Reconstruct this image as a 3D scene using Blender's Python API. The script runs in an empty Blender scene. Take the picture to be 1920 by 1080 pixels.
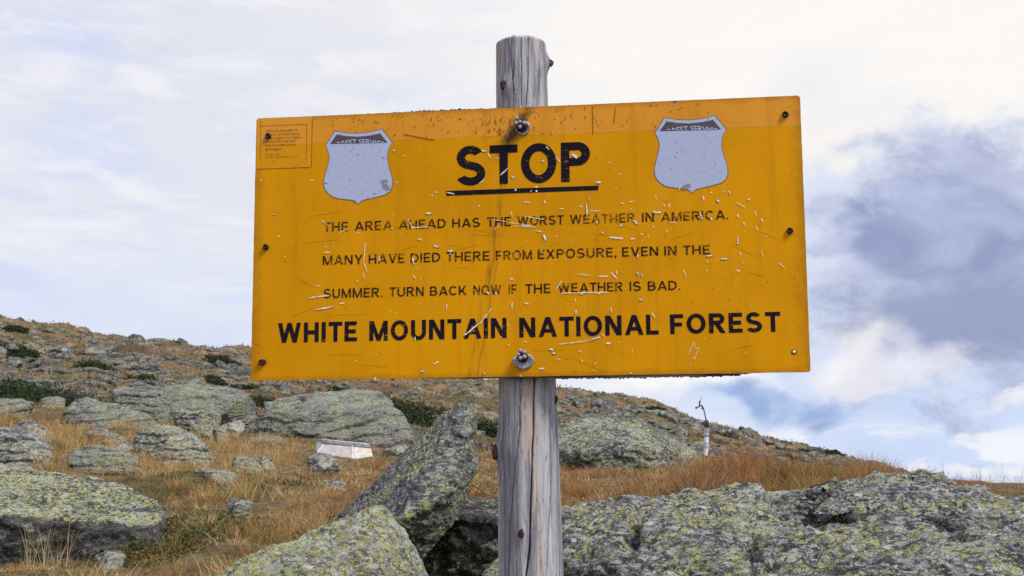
import bpy, bmesh, math, random
import numpy as np
from mathutils import Vector, Matrix

C = bpy.context
S = C.scene
COL = S.collection
random.seed(7)
RNG = np.random.default_rng(11)

# ------------------------------------------------------------------ camera
EYE = 1.6
FPX = 2400.0
PITCH = math.atan((895 - 540) / FPX)
cam_d = bpy.data.cameras.new("camera")
cam = bpy.data.objects.new("camera", cam_d)
COL.objects.link(cam)
cam.location = (0, 0, EYE)
cam.rotation_euler = (math.pi / 2 + PITCH, 0, 0)
cam_d.sensor_width = 36.0
cam_d.lens = 36.0 * FPX / 1920.0
cam_d.clip_start = 0.05
cam_d.clip_end = 30000
cam_d.dof.use_dof = True
cam_d.dof.focus_distance = 2.85
cam_d.dof.aperture_fstop = 22
S.camera = cam
S.view_settings.view_transform = 'Standard'
S.view_settings.look = 'None'
S.view_settings.exposure = 0.12
S.view_settings.gamma = 1.0
S.cycles.max_bounces = 6
S.cycles.use_denoising = False
S.cycles.denoiser = 'OPENIMAGEDENOISE'
S.cycles.denoising_input_passes = 'RGB_ALBEDO_NORMAL'

CP, SP = math.cos(PITCH), math.sin(PITCH)


def ray(u, v):
    a, b = (u - 960) / FPX, (540 - v) / FPX
    return np.array([a, CP - b * SP, SP + b * CP])


def W(u, v, D):
    """a point of the place: seen towards (u, v) at D metres from the camera"""
    d = ray(u, v)
    return np.array([0, 0, EYE]) + d * (D / d[1])


# ------------------------------------------------------------------ node helper
class NT:
    def __init__(self, tree):
        self.t = tree
        self.n = tree.nodes
        self.n.clear()

    def lk(self, v, sock):
        if hasattr(v, 'is_linked') or isinstance(v, bpy.types.NodeSocket):
            self.t.links.new(v, sock)
        elif v is not None:
            if isinstance(v, (tuple, list)) and len(v) == 3 and sock.type == 'RGBA':
                v = (*v, 1)
            sock.default_value = v

    def m(self, op, a, b=None, c=None, clamp=False):
        n = self.n.new('ShaderNodeMath')
        n.operation = op
        n.use_clamp = clamp
        for i, x in enumerate((a, b, c)):
            if x is not None:
                self.lk(x, n.inputs[i])
        return n.outputs[0]

    def vm(self, op, a, b=None):
        n = self.n.new('ShaderNodeVectorMath')
        n.operation = op
        self.lk(a, n.inputs[0])
        if b is not None:
            self.lk(b, n.inputs[1])
        return n.outputs[0]

    def mix(self, f, a, b):
        n = self.n.new('ShaderNodeMix')
        n.data_type = 'RGBA'
        self.lk(f, n.inputs[0])
        self.lk(a, n.inputs[6])
        self.lk(b, n.inputs[7])
        return n.outputs[2]

    def ss(self, x, lo, hi):
        n = self.n.new('ShaderNodeMapRange')
        n.interpolation_type = 'SMOOTHSTEP'
        self.lk(x, n.inputs[0])
        n.inputs[1].default_value = lo
        n.inputs[2].default_value = hi
        if lo > hi:
            n.inputs[1].default_value = hi
            n.inputs[2].default_value = lo
            n.inputs[3].default_value = 1
            n.inputs[4].default_value = 0
        return n.outputs[0]

    def noise(self, vec, scale, detail=4, rough=0.55, dist=0.0):
        n = self.n.new('ShaderNodeTexNoise')
        self.lk(vec, n.inputs['Vector'])
        n.inputs['Scale'].default_value = scale
        n.inputs['Detail'].default_value = detail
        n.inputs['Roughness'].default_value = rough
        n.inputs['Distortion'].default_value = dist
        return n.outputs['Fac']

    def noisec(self, vec, scale, detail=3):
        n = self.n.new('ShaderNodeTexNoise')
        self.lk(vec, n.inputs['Vector'])
        n.inputs['Scale'].default_value = scale
        n.inputs['Detail'].default_value = detail
        return n.outputs['Color']

    def vor(self, vec, scale, feature='F1', rnd=1.0):
        n = self.n.new('ShaderNodeTexVoronoi')
        n.feature = feature
        self.lk(vec, n.inputs['Vector'])
        n.inputs['Scale'].default_value = scale
        n.inputs['Randomness'].default_value = rnd
        return n.outputs

    def comb(self, x, y, z):
        n = self.n.new('ShaderNodeCombineXYZ')
        for i, k in enumerate((x, y, z)):
            self.lk(k, n.inputs[i])
        return n.outputs[0]

    def sep(self, v):
        n = self.n.new('ShaderNodeSeparateXYZ')
        self.lk(v, n.inputs[0])
        return n.outputs

    def mapping(self, v, rot=(0, 0, 0), scale=(1, 1, 1), loc=(0, 0, 0)):
        n = self.n.new('ShaderNodeMapping')
        self.lk(v, n.inputs[0])
        n.inputs[1].default_value = loc
        n.inputs[2].default_value = rot
        n.inputs[3].default_value = scale
        return n.outputs[0]

    def co(self, kind='Object'):
        return self.n.new('ShaderNodeTexCoord').outputs[kind]

    def attr(self, name, out='Color'):
        n = self.n.new('ShaderNodeAttribute')
        n.attribute_name = name
        return n.outputs[out]

    def bump(self, h, strength, dist, normal=None):
        n = self.n.new('ShaderNodeBump')
        n.inputs['Strength'].default_value = strength
        n.inputs['Distance'].default_value = dist
        self.lk(h, n.inputs['Height'])
        if normal is not None:
            self.lk(normal, n.inputs['Normal'])
        return n.outputs[0]

    def pbsdf(self, color, rough=0.9, normal=None, spec=0.25, metal=0.0):
        b = self.n.new('ShaderNodeBsdfPrincipled')
        self.lk(color, b.inputs['Base Color'])
        self.lk(rough, b.inputs['Roughness'])
        b.inputs['Specular IOR Level'].default_value = spec
        b.inputs['Metallic'].default_value = metal
        if normal is not None:
            self.lk(normal, b.inputs['Normal'])
        o = self.n.new('ShaderNodeOutputMaterial')
        self.t.links.new(b.outputs[0], o.inputs[0])
        return b


def mat(name):
    m = bpy.data.materials.new(name)
    m.use_nodes = True
    return m, NT(m.node_tree)


def lin(r, g, b):
    def f(c):
        c /= 255.0
        return c / 12.92 if c <= 0.04045 else ((c + 0.055) / 1.055) ** 2.4
    return (f(r), f(g), f(b))


# ------------------------------------------------------------------ sky
SUN_EL = math.radians(50)
SUN_AZ = math.radians(128)       # clockwise from +Y: behind the camera, to its right
wd = bpy.data.worlds.new("World")
S.world = wd
wd.use_nodes = True
t = NT(wd.node_tree)
sky = t.n.new('ShaderNodeTexSky')
sky.sky_type = 'NISHITA'
sky.sun_disc = False
sky.sun_elevation = SUN_EL
sky.sun_rotation = SUN_AZ
sky.altitude = 1500
d = t.sep(t.co('Generated'))
hyp = t.m('SQRT', t.m('ADD', t.m('MULTIPLY', d[0], d[0]), t.m('MULTIPLY', d[1], d[1])))
az = t.m('ARCTAN2', d[0], d[1])
el = t.m('ARCTAN2', d[2], hyp)
cv = t.comb(az, t.m('MULTIPLY', el, 1.35), 0.0)
cvs = t.mapping(cv, rot=(0, 0, math.radians(-24)), scale=(1, 2.6, 1))
# billowing: bearings and heights pushed about by turbulence of several sizes
wa = t.noisec(cv, 6, 2)
wb = t.noisec(t.mapping(cv, loc=(4, 2, 1)), 17, 9)
wa_ = t.sep(wa)
wb_ = t.sep(wb)
push = lambda i, A1, A2: t.m('ADD', t.m('MULTIPLY', t.m('SUBTRACT', wa_[i], .5), A1), t.m('MULTIPLY', t.m('SUBTRACT', wb_[i], .5), A2))
U = t.m('ADD', t.m('MULTIPLY_ADD', az, 2400, 960), push(0, 240, 230))       # bearing, 2400 units to the radian
V0 = t.m('MULTIPLY_ADD', el, -2400, 895)                                    # height, horizon at 895
V = t.m('ADD', V0, push(1, 160, 190))
n1 = t.noise(cv, 8, 6, .52, .6)
n2 = t.noise(t.mapping(cv, loc=(1.7, .4, 0)), 15, 7, .55, .5)
ns = t.noise(cvs, 5, 7, .58, .9)
ns2 = t.noise(t.mapping(cvs, loc=(3.1, 1.7, 0)), 11, 7, .60, .7)
Z10 = lambda r, g, b: tuple(10 * c for c in lin(r, g, b))


nE = t.noise(t.mapping(cv, loc=(9, 1, 5), scale=(1, 1.2, 1)), 24, 10, .64, .3)


def blob(cx, cy, rx, ry, lo=1.15, hi=.65, amp=0.0):
    a = t.m('DIVIDE', t.m('SUBTRACT', U, cx), rx)
    b = t.m('DIVIDE', t.m('SUBTRACT', V, cy), ry)
    dd = t.m('SQRT', t.m('ADD', t.m('MULTIPLY', a, a), t.m('MULTIPLY', b, b)))
    if amp:
        dd = t.m('MULTIPLY_ADD', t.m('SUBTRACT', nE, .5), amp, dd)
    return t.ss(dd, lo, hi)


def paint(c_, f_, k_, rgb):
    return t.mix(t.m('MULTIPLY', f_, k_), c_, rgb if not isinstance(rgb, tuple) else Z10(*rgb))


col = t.mix(.86, sky.outputs[0], Z10(230, 231, 239))
# streaks of thin blue between veils of high cloud
col = paint(col, t.ss(ns, .46, .66), .58, (194, 206, 240))
col = paint(col, t.ss(ns2, .46, .70), .50, (242, 240, 243))
col = paint(col, blob(1560, 60, 950, 480, 1.3, .3), .85, (247, 243, 237))
col = paint(col, blob(80, 650, 640, 150, 1.3, .3), .60, (206, 217, 238))
# right-hand sky: hazy blue gap, grey cumulus with bright rims
col = paint(col, blob(1640, 760, 480, 210, 1.2, .5), .75, (192, 210, 241))
col = paint(col, blob(1560, 500, 230, 330, 1.2, .3), .75, (206, 214, 235))
col = paint(col, blob(1560, 300, 170, 60, 1.2, .2), .6, (250, 243, 232))
shade = t.mix(t.ss(n2, .36, .66), Z10(143, 152, 188), Z10(172, 181, 213))
shade = t.mix(t.m('MULTIPLY', t.ss(n1, .50, .68), .8), shade, Z10(188, 196, 223))
col = paint(col, blob(1850, 520, 400, 262, 1.12, .80, 1.1), .62, (196, 205, 228))
col = t.mix(t.m('MULTIPLY', blob(1875, 540, 390, 238, 1.10, .6, 1.3), .96), col, shade)
col = paint(col, blob(1790, 620, 260, 95, 1.15, .3, 1.2), .8, (142, 154, 186))
col = paint(col, blob(1575, 655, 95, 50, 1.35, .2, 1.4), .72, (249, 245, 243))
col = paint(col, blob(1670, 712, 150, 34, 1.35, .2, 1.4), .55, (244, 240, 243))
col = paint(col, blob(1880, 765, 110, 18, 1.2, .35, 1.8), .7, (243, 240, 243))
col = paint(col, blob(1915, 735, 36, 26, 1.15, .6, 1.2), .9, (150, 160, 193))
col = paint(col, blob(1280, 715, 190, 52, 1.2, .3, 1.6), .85, (246, 243, 241))
col = t.mix(t.m('MULTIPLY', blob(1470, 768, 190, 46, 1.2, .4, 1.5), .9), col, t.mix(t.ss(n2, .4, .6), Z10(144, 168, 212), Z10(172, 194, 228)))
# small flat heaps near the horizon
nl = t.noise(t.comb(az, t.m('MULTIPLY', el, 3.2), 3.3), 15, 8, .58, .5)
band = t.m('MULTIPLY', t.ss(V0, 780, 835), t.ss(V0, 960, 890))
col = paint(col, t.m('MULTIPLY', t.ss(nl, .46, .62), band), .75, (245, 243, 244))
bg = t.n.new('ShaderNodeBackground')
t.lk(col, bg.inputs[0])
bg.inputs[1].default_value = 0.1
wo = t.n.new('ShaderNodeOutputWorld')
t.t.links.new(bg.outputs[0], wo.inputs[0])

# ------------------------------------------------------------------ sun
sd = bpy.data.lights.new("sun", 'SUN')
sd.energy = 3.3
sd.angle = math.radians(18)
sd.color = (1.0, .95, .87)
sun = bpy.data.objects.new("sun", sd)
COL.objects.link(sun)
sv = Vector((math.sin(SUN_AZ) * math.cos(SUN_EL), math.cos(SUN_AZ) * math.cos(SUN_EL), math.sin(SUN_EL)))
sun.rotation_euler = sv.to_track_quat('Z', 'Y').to_euler()
sun.location = (6, -8, 12)

# ------------------------------------------------------------------ object helpers


def tag(o, label=None, cat=None, group=None, kind=None):
    if label: o['label'] = label
    if cat: o['category'] = cat
    if group: o['group'] = group
    if kind: o['kind'] = kind
    return o


def link(name, me, mats=(), parent=None):
    o = bpy.data.objects.new(name, me)
    COL.objects.link(o)
    for m_ in (mats if isinstance(mats, (list, tuple)) else [mats]):
        if m_ is not None:
            me.materials.append(m_)
    if parent is not None:
        o.parent = parent
    return o


def empty(name, loc):
    o = bpy.data.objects.new(name, None)
    o.location = loc
    o.empty_display_size = .1
    COL.objects.link(o)
    return o


def pymesh(name, verts, faces, smooth=False):
    me = bpy.data.meshes.new(name)
    me.from_pydata([tuple(map(float, v)) for v in verts], [], faces)
    if smooth:
        me.polygons.foreach_set('use_smooth', np.ones(len(me.polygons), dtype=bool))
    me.update()
    return me


def npmesh(name, V_, F_, smooth=False):
    """V_ (n,3), F_ list of (k, array) index blocks or one (m,k) array"""
    blocks = F_ if isinstance(F_, list) else [F_]
    me = bpy.data.meshes.new(name)
    me.vertices.add(len(V_))
    me.vertices.foreach_set('co', np.ascontiguousarray(V_, dtype=np.float32).ravel())
    nl_ = sum(b.size for b in blocks)
    npoly = sum(len(b) for b in blocks)
    me.loops.add(nl_)
    me.polygons.add(npoly)
    me.loops.foreach_set('vertex_index', np.concatenate([b.ravel() for b in blocks]).astype(np.int32))
    tot = np.concatenate([np.full(len(b), b.shape[1]) for b in blocks])
    st = np.concatenate([[0], np.cumsum(tot)[:-1]])
    me.polygons.foreach_set('loop_start', st.astype(np.int32))
    if smooth:
        me.polygons.foreach_set('use_smooth', np.ones(npoly, dtype=bool))
    me.update(calc_edges=True)
    me.validate()
    return me


def bm_mesh(name, bm, smooth=False):
    me = bpy.data.meshes.new(name)
    bm.to_mesh(me)
    bm.free()
    if smooth:
        me.polygons.foreach_set('use_smooth', np.ones(len(me.polygons), dtype=bool))
    return me


# ------------------------------------------------------------------ numpy noise
_perm = np.random.default_rng(3).permutation(256)
_perm = np.concatenate([_perm, _perm, _perm])
_g = np.random.default_rng(4).normal(size=(256, 3))
_g /= np.linalg.norm(_g, axis=1)[:, None]


def pn(P, seed=0):
    P = np.asarray(P, dtype=np.float64) + np.array([17.13, 5.71, 9.37]) * (seed + 1)
    i = np.floor(P).astype(int)
    f = P - i
    w = f * f * f * (f * (f * 6 - 15) + 10)
    r = 0
    for a in (0, 1):
        wa = w[:, 0] if a else 1 - w[:, 0]
        ia = _perm[(i[:, 0] + a) & 255]
        for b in (0, 1):
            wb = wa * (w[:, 1] if b else 1 - w[:, 1])
            ib = _perm[(ia + i[:, 1] + b) & 255]
            for c in (0, 1):
                g = _g[_perm[(ib + i[:, 2] + c) & 255]]
                wc = wb * (w[:, 2] if c else 1 - w[:, 2])
                r = r + wc * (g[:, 0] * (f[:, 0] - a) + g[:, 1] * (f[:, 1] - b) + g[:, 2] * (f[:, 2] - c))
    return r * 1.5


def fbm(P, octv=4, seed=0, gain=.5, lac=2.03):
    r, a = 0, 1.0
    for k in range(octv):
        r = r + a * pn(P, seed + k)
        P = P * lac
        a *= gain
    return r


def ridged(P, octv=4, seed=0, gain=.5):
    r, a = 0, 1.0
    for k in range(octv):
        r = r + a * (1 - 2 * np.abs(pn(P, seed + k)))
        P = P * 2.03
        a *= gain
    return r


def sstep(x, a, b):
    q = np.clip((x - a) / (b - a), 0, 1)
    return q * q * (3 - 2 * q)


# ------------------------------------------------------------------ ground
ROWS = [
    (1.0, [(960, 4700)]),
    (3.0, [(960, 1800)]),
    (4.5, [(0, 1105), (240, 1095), (480, 1085), (720, 1110), (960, 1160), (1200, 1200), (1920, 1200)]),
    (5.9, [(0, 1068), (200, 1052), (340, 1030), (480, 1012), (720, 1020), (960, 1050), (1440, 1060), (1920, 1080)]),
    (6.8, [(0, 1030), (200, 1015), (340, 985), (480, 972), (720, 978), (960, 1000), (1440, 1010), (1920, 1030)]),
    (9., [(0, 905), (240, 905), (480, 925), (720, 935), (960, 945), (1440, 935), (1680, 940), (1920, 955)]),
    (13., [(0, 848), (240, 850), (480, 880), (720, 890), (960, 896), (1440, 895), (1680, 910), (1920, 922)]),
    (18., [(0, 800), (240, 810), (480, 848), (720, 862), (960, 876), (1200, 884), (1440, 884), (1680, 902), (1920, 925)]),
    (24., [(0, 768), (240, 778), (480, 818), (720, 838), (960, 862), (1200, 874), (1440, 882), (1680, 900), (1920, 945)]),
    (32., [(0, 735), (240, 745), (480, 768), (720, 800), (960, 838), (1200, 860), (1440, 876), (1680, 892), (1920, 965)]),
    (50., [(0, 690), (240, 697), (480, 718), (720, 757), (960, 788), (1200, 815), (1440, 868), (1680, 895), (1920, 990)]),
    (75., [(0, 640), (240, 660), (480, 685), (720, 728), (960, 748), (1200, 776), (1440, 848), (1680, 892), (1920, 990)]),
    (95., [(-300, 560), (0, 599), (100, 613), (165, 631), (240, 641), (350, 648), (470, 659), (600, 680), (760, 702), (920, 716),
           (1000, 730), (1060, 738), (1130, 745), (1200, 760), (1250, 764), (1290, 780), (1350, 801), (1400, 816), (1440, 838),
           (1500, 838), (1560, 852), (1620, 868), (1700, 893), (1800, 950), (1920, 985)]),
    (125., [(0, 625), (240, 665), (480, 690), (720, 730), (960, 752), (1200, 790), (1440, 868), (1680, 915), (1920, 1000)]),
    (200., [(0, 760), (960, 850), (1920, 1010)]),
    (330., [(0, 900), (960, 940), (1920, 1010)]),
    (700., [(960, 990)]),
    (2500., [(960, 930)]),
    (9000., [(960, 905)]),
]
RD = np.log([r[0] for r in ROWS])
UG = np.arange(-600, 2521, 20.0)
TAB = np.stack([np.interp(UG, [a for a, b in r[1]], [b for a, b in r[1]]) for r in ROWS])
# rows with only far-left data keep sloping up beyond the frame
for k_, (D_, _) in enumerate(ROWS):
    if 20 < D_ < 150:
        TAB[k_] -= np.clip(-UG, 0, 600) * .12
# smooth along the bearing
for _ in range(3):
    TAB[:, 1:-1] = .25 * TAB[:, :-2] + .5 * TAB[:, 1:-1] + .25 * TAB[:, 2:]


def G(x, y, noise=True):
    """ground height (world z)"""
    x = np.asarray(x, float); y = np.asarray(y, float)
    r = np.hypot(x, y)
    ang = np.arctan2(x, y)
    ca = np.clip(ang, -.6, .6)
    D = np.maximum(r * np.cos(np.clip(np.abs(ang), 0, .6)), .3)
    u = 960 + FPX * np.tan(ca)
    iu = np.clip((u - UG[0]) / 20.0, 0, len(UG) - 1.001)
    i0 = iu.astype(int); fu = iu - i0
    ld = np.log(D)
    k = np.clip(np.searchsorted(RD, ld) - 1, 0, len(RD) - 2)
    fd = np.clip((ld - RD[k]) / (RD[k + 1] - RD[k]), 0, 1)
    s = lambda kk: TAB[kk, i0] * (1 - fu) + TAB[kk, i0 + 1] * fu
    # blend heights, not angles, close by
    z = (895 - s(k)) / FPX * np.exp(RD[k]) * (1 - fd) + (895 - s(k + 1)) / FPX * np.exp(RD[k + 1]) * fd
    back = sstep(np.abs(ang), .6, 2.2)
    zb = -1.6 - .02 * r
    z = z * (1 - back) + zb * back
    if noise:
        P = np.stack([x, y, 0 * x], -1).reshape(-1, 3)
        nz = (fbm(P * .9, 3, 40) * np.clip(D.ravel() / 60, .03, .10) +
              fbm(P * .22, 4, 50) * np.clip((D.ravel() - 8) / 60, 0, 1) * .75)
        z = z + nz.reshape(z.shape) * sstep(D, 1.2, 4) * (1 - .9 * sstep(D, 200, 400))
    return z + EYE


angs = np.concatenate([np.linspace(-math.pi, -.56, 60)[:-1], np.linspace(-.56, .56, 860), np.linspace(.56, math.pi, 60)[1:]])[:-1]
rads = np.concatenate([np.linspace(.15, 1.2, 8)[:-1], np.exp(np.linspace(math.log(1.2), math.log(140), 400)),
                       np.exp(np.linspace(math.log(150), math.log(9000), 40))])
AA, RR = np.meshgrid(angs, rads)
GX, GY = RR * np.sin(AA), RR * np.cos(AA)
# constant depth rows in the forward sector
sc_ = 1 / np.cos(np.clip(AA, -.6, .6))
GX *= sc_; GY *= sc_
GZ = G(GX, GY)
na, nr = len(angs), len(rads)
idx = np.arange(na * nr).reshape(nr, na)
a0 = idx[:-1]; a1 = idx[1:]
quads = np.stack([a0, np.roll(a0, -1, 1), np.roll(a1, -1, 1), a1], -1).reshape(-1, 4)
gm = npmesh("ground", np.stack([GX, GY, GZ], -1).reshape(-1, 3), quads, True)

m_ground, t = mat("tundra soil and turf")
co = t.co('Object')
nA = t.noise(co, .35, 6, .6)
nB = t.noise(t.mapping(co, loc=(7, 3, 0)), 1.6, 8, .65)
nC = t.noise(co, 9, 8, .7)
nD = t.noise(t.mapping(co, loc=(31, 3, 9)), .16, 5, .55)
c = t.mix(t.ss(nC, .34, .66), (.075, .05, .03), (.25, .165, .09))
c = t.mix(t.ss(nB, .50, .66), c, (.30, .20, .11))
c = t.mix(t.m('MULTIPLY', t.ss(nA, .48, .60), .75), c, t.mix(t.ss(nC, .4, .6), (.045, .048, .022), (.12, .115, .05)))
c = t.mix(t.m('MULTIPLY', t.ss(nD, .56, .66), .6), c, (.06, .042, .034))
wobg = t.vm('ADD', co, t.vm('MULTIPLY', t.noisec(co, 3.0, 3), (.5, .5, .5)))
vg = t.vor(wobg, 1.7)
stone = t.m('MULTIPLY', t.ss(vg['Distance'], .60, .44), t.ss(t.m('MULTIPLY_ADD', t.sep(vg['Color'])[0], .30, t.noise(t.mapping(co, loc=(1, 8, 0)), .13, 4, .6)), .66, .70))
stone = t.m('MULTIPLY', stone, t.ss(t.sep(co)[1], 24, 30))
c = t.mix(stone, c, t.mix(t.ss(t.m('ADD', t.m('MULTIPLY', nC, .5), t.m('MULTIPLY', t.sep(vg['Color'])[1], .5)), .3, .7), (.055, .055, .054), (.21, .22, .18)))
h = t.m('ADD', nC, t.m('MULTIPLY', nB, 2.0))
t.pbsdf(c, .95, t.bump(h, 1.0, .06), .1)
ground = link("ground", gm, m_ground)
tag(ground, "brown alpine tundra ground rising into a rocky hillside behind the sign", "ground", kind='structure')

# ------------------------------------------------------------------ the sign on its post
def rotvec(r):
    r = np.array(r); th = np.linalg.norm(r); k = r / th
    K = np.array([[0, -k[2], k[1]], [k[2], 0, -k[0]], [-k[1], k[0], 0]])
    return np.eye(3) + math.sin(th) * K + (1 - math.cos(th)) * K @ K


BW, BH = 1.22, .600
BR = rotvec((0.01048526, -0.00605965, -0.12987665))
BC = np.array([0.0215757, 2.76629816, 0.5158085 + EYE])
BM = Matrix.Translation(Vector(BC)) @ Matrix(BR.tolist()).to_4x4()


def B(u, v, out=0.0):
    """board coordinates (x right, z up, metres from its centre) of a point of the board's face"""
    d_ = ray(u, v)
    o_ = np.array([0, 0, EYE])
    n_ = BR[:, 1]
    s_ = n_ @ (BC - n_ * out - o_) / (n_ @ d_)
    q = BR.T @ (o_ + d_ * s_ - BC)
    return q[0], q[2]


PX = 2.78 / FPX      # metres of board per unit


def poly_prism(bm, pts, y0, y1, mi=0):
    """pts (x,z) outline -> solid between y0 (front, nearer the viewer) and y1"""
    a = [bm.verts.new((x, y0, z)) for x, z in pts]
    b = [bm.verts.new((x, y1, z)) for x, z in pts]
    area = sum(pts[i][0] * pts[(i + 1) % len(pts)][1] - pts[(i + 1) % len(pts)][0] * pts[i][1] for i in range(len(pts)))
    fs = []
    if area > 0:
        fs.append(bm.faces.new(a)); fs.append(bm.faces.new(b[::-1]))
    else:
        fs.append(bm.faces.new(a[::-1])); fs.append(bm.faces.new(b))
    n = len(pts)
    for i in range(n):
        q = (a[i], b[i], b[(i + 1) % n], a[(i + 1) % n])
        fs.append(bm.faces.new(q if area > 0 else q[::-1]))
    for f_ in fs:
        f_.material_index = mi
    return fs


YEL = (.70, .300, .0045)
YEL2 = (.80, .345, .022)
# --- materials
m_panel, t = mat("faded yellow sign paint")
co = t.co('Object')
xyz = t.sep(co)
zb0 = B(478, 272)[1]; zb1 = B(1501, 235)[1]; xb0 = B(478, 272)[0]; xb1 = B(1501, 235)[0]
slope = (zb1 - zb0) / (xb1 - xb0)
edge_n = t.m('MULTIPLY', t.m('SUBTRACT', t.noise(co, 40, 3), .5), .002)
lineh = t.m('ADD', t.m('MULTIPLY_ADD', t.m('SUBTRACT', xyz[0], xb0), slope, zb0), edge_n)
rel = t.m('SUBTRACT', xyz[2], lineh)
bandm = t.ss(rel, -.0007, .0007)
n1 = t.noise(co, 3.2, 5, .6)
n2 = t.noise(t.mapping(co, scale=(1, 1, .25)), 22, 5, .6)
n3 = t.noise(co, 260, 3, .6)
base = t.mix(t.ss(n1, .35, .65), (.595, .262, .0006), (.685, .303, .0010))
base = t.mix(t.m('MULTIPLY', t.ss(n2, .50, .72), .25), base, (.45, .19, .002))
base = t.mix(t.m('MULTIPLY', t.ss(n3, .60, .72), .30), base, (.43, .18, .003))
base = t.mix(bandm, base, t.mix(t.ss(n1, .3, .7), (.64, .268, .022), (.74, .315, .036)))
# uneven fading, faint rain runs and grubby edges
run = t.noise(t.mapping(co, scale=(1, 1, .05)), 34, 5, .6)
base = t.mix(t.m('MULTIPLY', t.ss(run, .52, .70), .22), base, (.36, .155, .004))
base = t.mix(t.m('MULTIPLY', t.ss(run, .46, .32), .16), base, (.70, .34, .02))
ex_ = t.m('MAXIMUM', t.m('DIVIDE', t.m('ABSOLUTE', xyz[0]), .61), t.m('DIVIDE', t.m('ABSOLUTE', xyz[2]), .30))
gr_ = t.m('MULTIPLY', t.ss(t.m('MULTIPLY_ADD', t.noise(co, 30, 5, .7), .10, ex_), 1.0, 1.06), .45)
base = t.mix(gr_, base, (.22, .10, .015))
sm_ = t.m('MULTIPLY', t.ss(t.noise(t.mapping(co, rot=(0, .4, 0), scale=(.6, 1, 1.6)), 14, 7, .72), .60, .70), .30)
base = t.mix(sm_, base, (.30, .14, .010))
# old line of dirt where the cover strip ended
base = t.mix(t.m('MULTIPLY', t.m('MULTIPLY', t.ss(t.m('ABSOLUTE', rel), .0016, .0), t.ss(n2, .40, .60)), .5), base, (.25, .12, .02))
# drip stain from the upper bolt, running down the board
xs0, zs0 = B(955, 270); xs1, zs1 = B(884, 706)
sx = t.m('MULTIPLY_ADD', t.m('SUBTRACT', xyz[2], zs0), (xs1 - xs0) / (zs1 - zs0), xs0)
wob = t.m('MULTIPLY', t.m('SUBTRACT', t.noise(t.mapping(co, scale=(.2, 1, 1)), 9, 4), .5), .022)
dx = t.m('ABSOLUTE', t.m('SUBTRACT', t.m('SUBTRACT', xyz[0], sx), wob))
st = t.m('MULTIPLY', t.ss(dx, .013, .001), t.ss(t.noise(t.mapping(co, scale=(3, 1, .35)), 26, 5, .65), .40, .60))
st = t.m('MULTIPLY', st, t.m('MULTIPLY', t.ss(xyz[2], zs0 + .005, zs0 - .03), .68))
base = t.mix(st, base, (.22, .12, .012))
dx2 = t.m('ABSOLUTE', t.m('SUBTRACT', t.m('SUBTRACT', t.m('SUBTRACT', xyz[0], sx), .014), wob))
st2 = t.m('MULTIPLY', t.ss(dx2, .004, .0005), t.m('MULTIPLY', t.ss(xyz[2], .06, -.10), .5))
base = t.mix(st2, base, (.26, .14, .012))
# soot-like grime round the upper bolt
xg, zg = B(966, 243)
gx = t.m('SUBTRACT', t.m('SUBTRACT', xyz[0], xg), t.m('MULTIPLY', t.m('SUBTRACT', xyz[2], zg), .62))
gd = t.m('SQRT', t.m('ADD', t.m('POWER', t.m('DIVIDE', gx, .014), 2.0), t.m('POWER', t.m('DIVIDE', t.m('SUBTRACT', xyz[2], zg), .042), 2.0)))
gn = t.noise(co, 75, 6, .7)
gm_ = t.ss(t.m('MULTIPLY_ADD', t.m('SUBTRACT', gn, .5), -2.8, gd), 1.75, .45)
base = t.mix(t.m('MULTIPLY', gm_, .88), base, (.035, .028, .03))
xg2, zg2 = B(930, 236)
gd2 = t.m('SQRT', t.m('ADD', t.m('POWER', t.m('DIVIDE', t.m('SUBTRACT', xyz[0], xg2), .075), 2.0), t.m('POWER', t.m('DIVIDE', t.m('SUBTRACT', xyz[2], zg2), .034), 2.0)))
gm2 = t.m('MULTIPLY', t.ss(gd2, 1.1, .3), t.ss(t.noise(t.mapping(co, rot=(0, .5, 0), scale=(1, 1, .5)), 110, 5, .7), .50, .60))
base = t.mix(t.m('MULTIPLY', gm2, .8), base, (.10, .06, .02))
bmp = t.m('ADD', t.m('MULTIPLY', n1, .8), t.m('MULTIPLY', n3, .06))
t.pbsdf(base, .6, t.bump(bmp, .25, .002), .07)

m_ink, t = mat("black worn lettering paint")
co = t.co('Object')
w1 = t.noise(t.mapping(co, rot=(0, .5, 0), scale=(1, 1, 3.0)), 70, 6, .72, .6)
w2 = t.noise(co, 7, 3, .5)
wv = t.m('ADD', w1, t.m('MULTIPLY', t.m('SUBTRACT', w2, .5), .30))
wear = t.ss(wv, .625, .655)
t.pbsdf(t.mix(t.m('MULTIPLY', wear, .9), (.012, .010, .017), (.42, .20, .012)), .75, None, .05)
m_ink2, t = mat("black lettering paint, heavily scuffed")
co = t.co('Object')
w1 = t.noise(t.mapping(co, rot=(0, .35, 0), scale=(1, 1, 2.2)), 90, 6, .75, .8)
w2 = t.noise(co, 9, 3, .5)
wv = t.m('ADD', w1, t.m('MULTIPLY', t.m('SUBTRACT', w2, .5), .42))
wear = t.ss(wv, .545, .60)
t.pbsdf(t.mix(t.m('MULTIPLY', wear, .85), (.020, .013, .014), (.48, .21, .006)), .75, None, .05)

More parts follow.
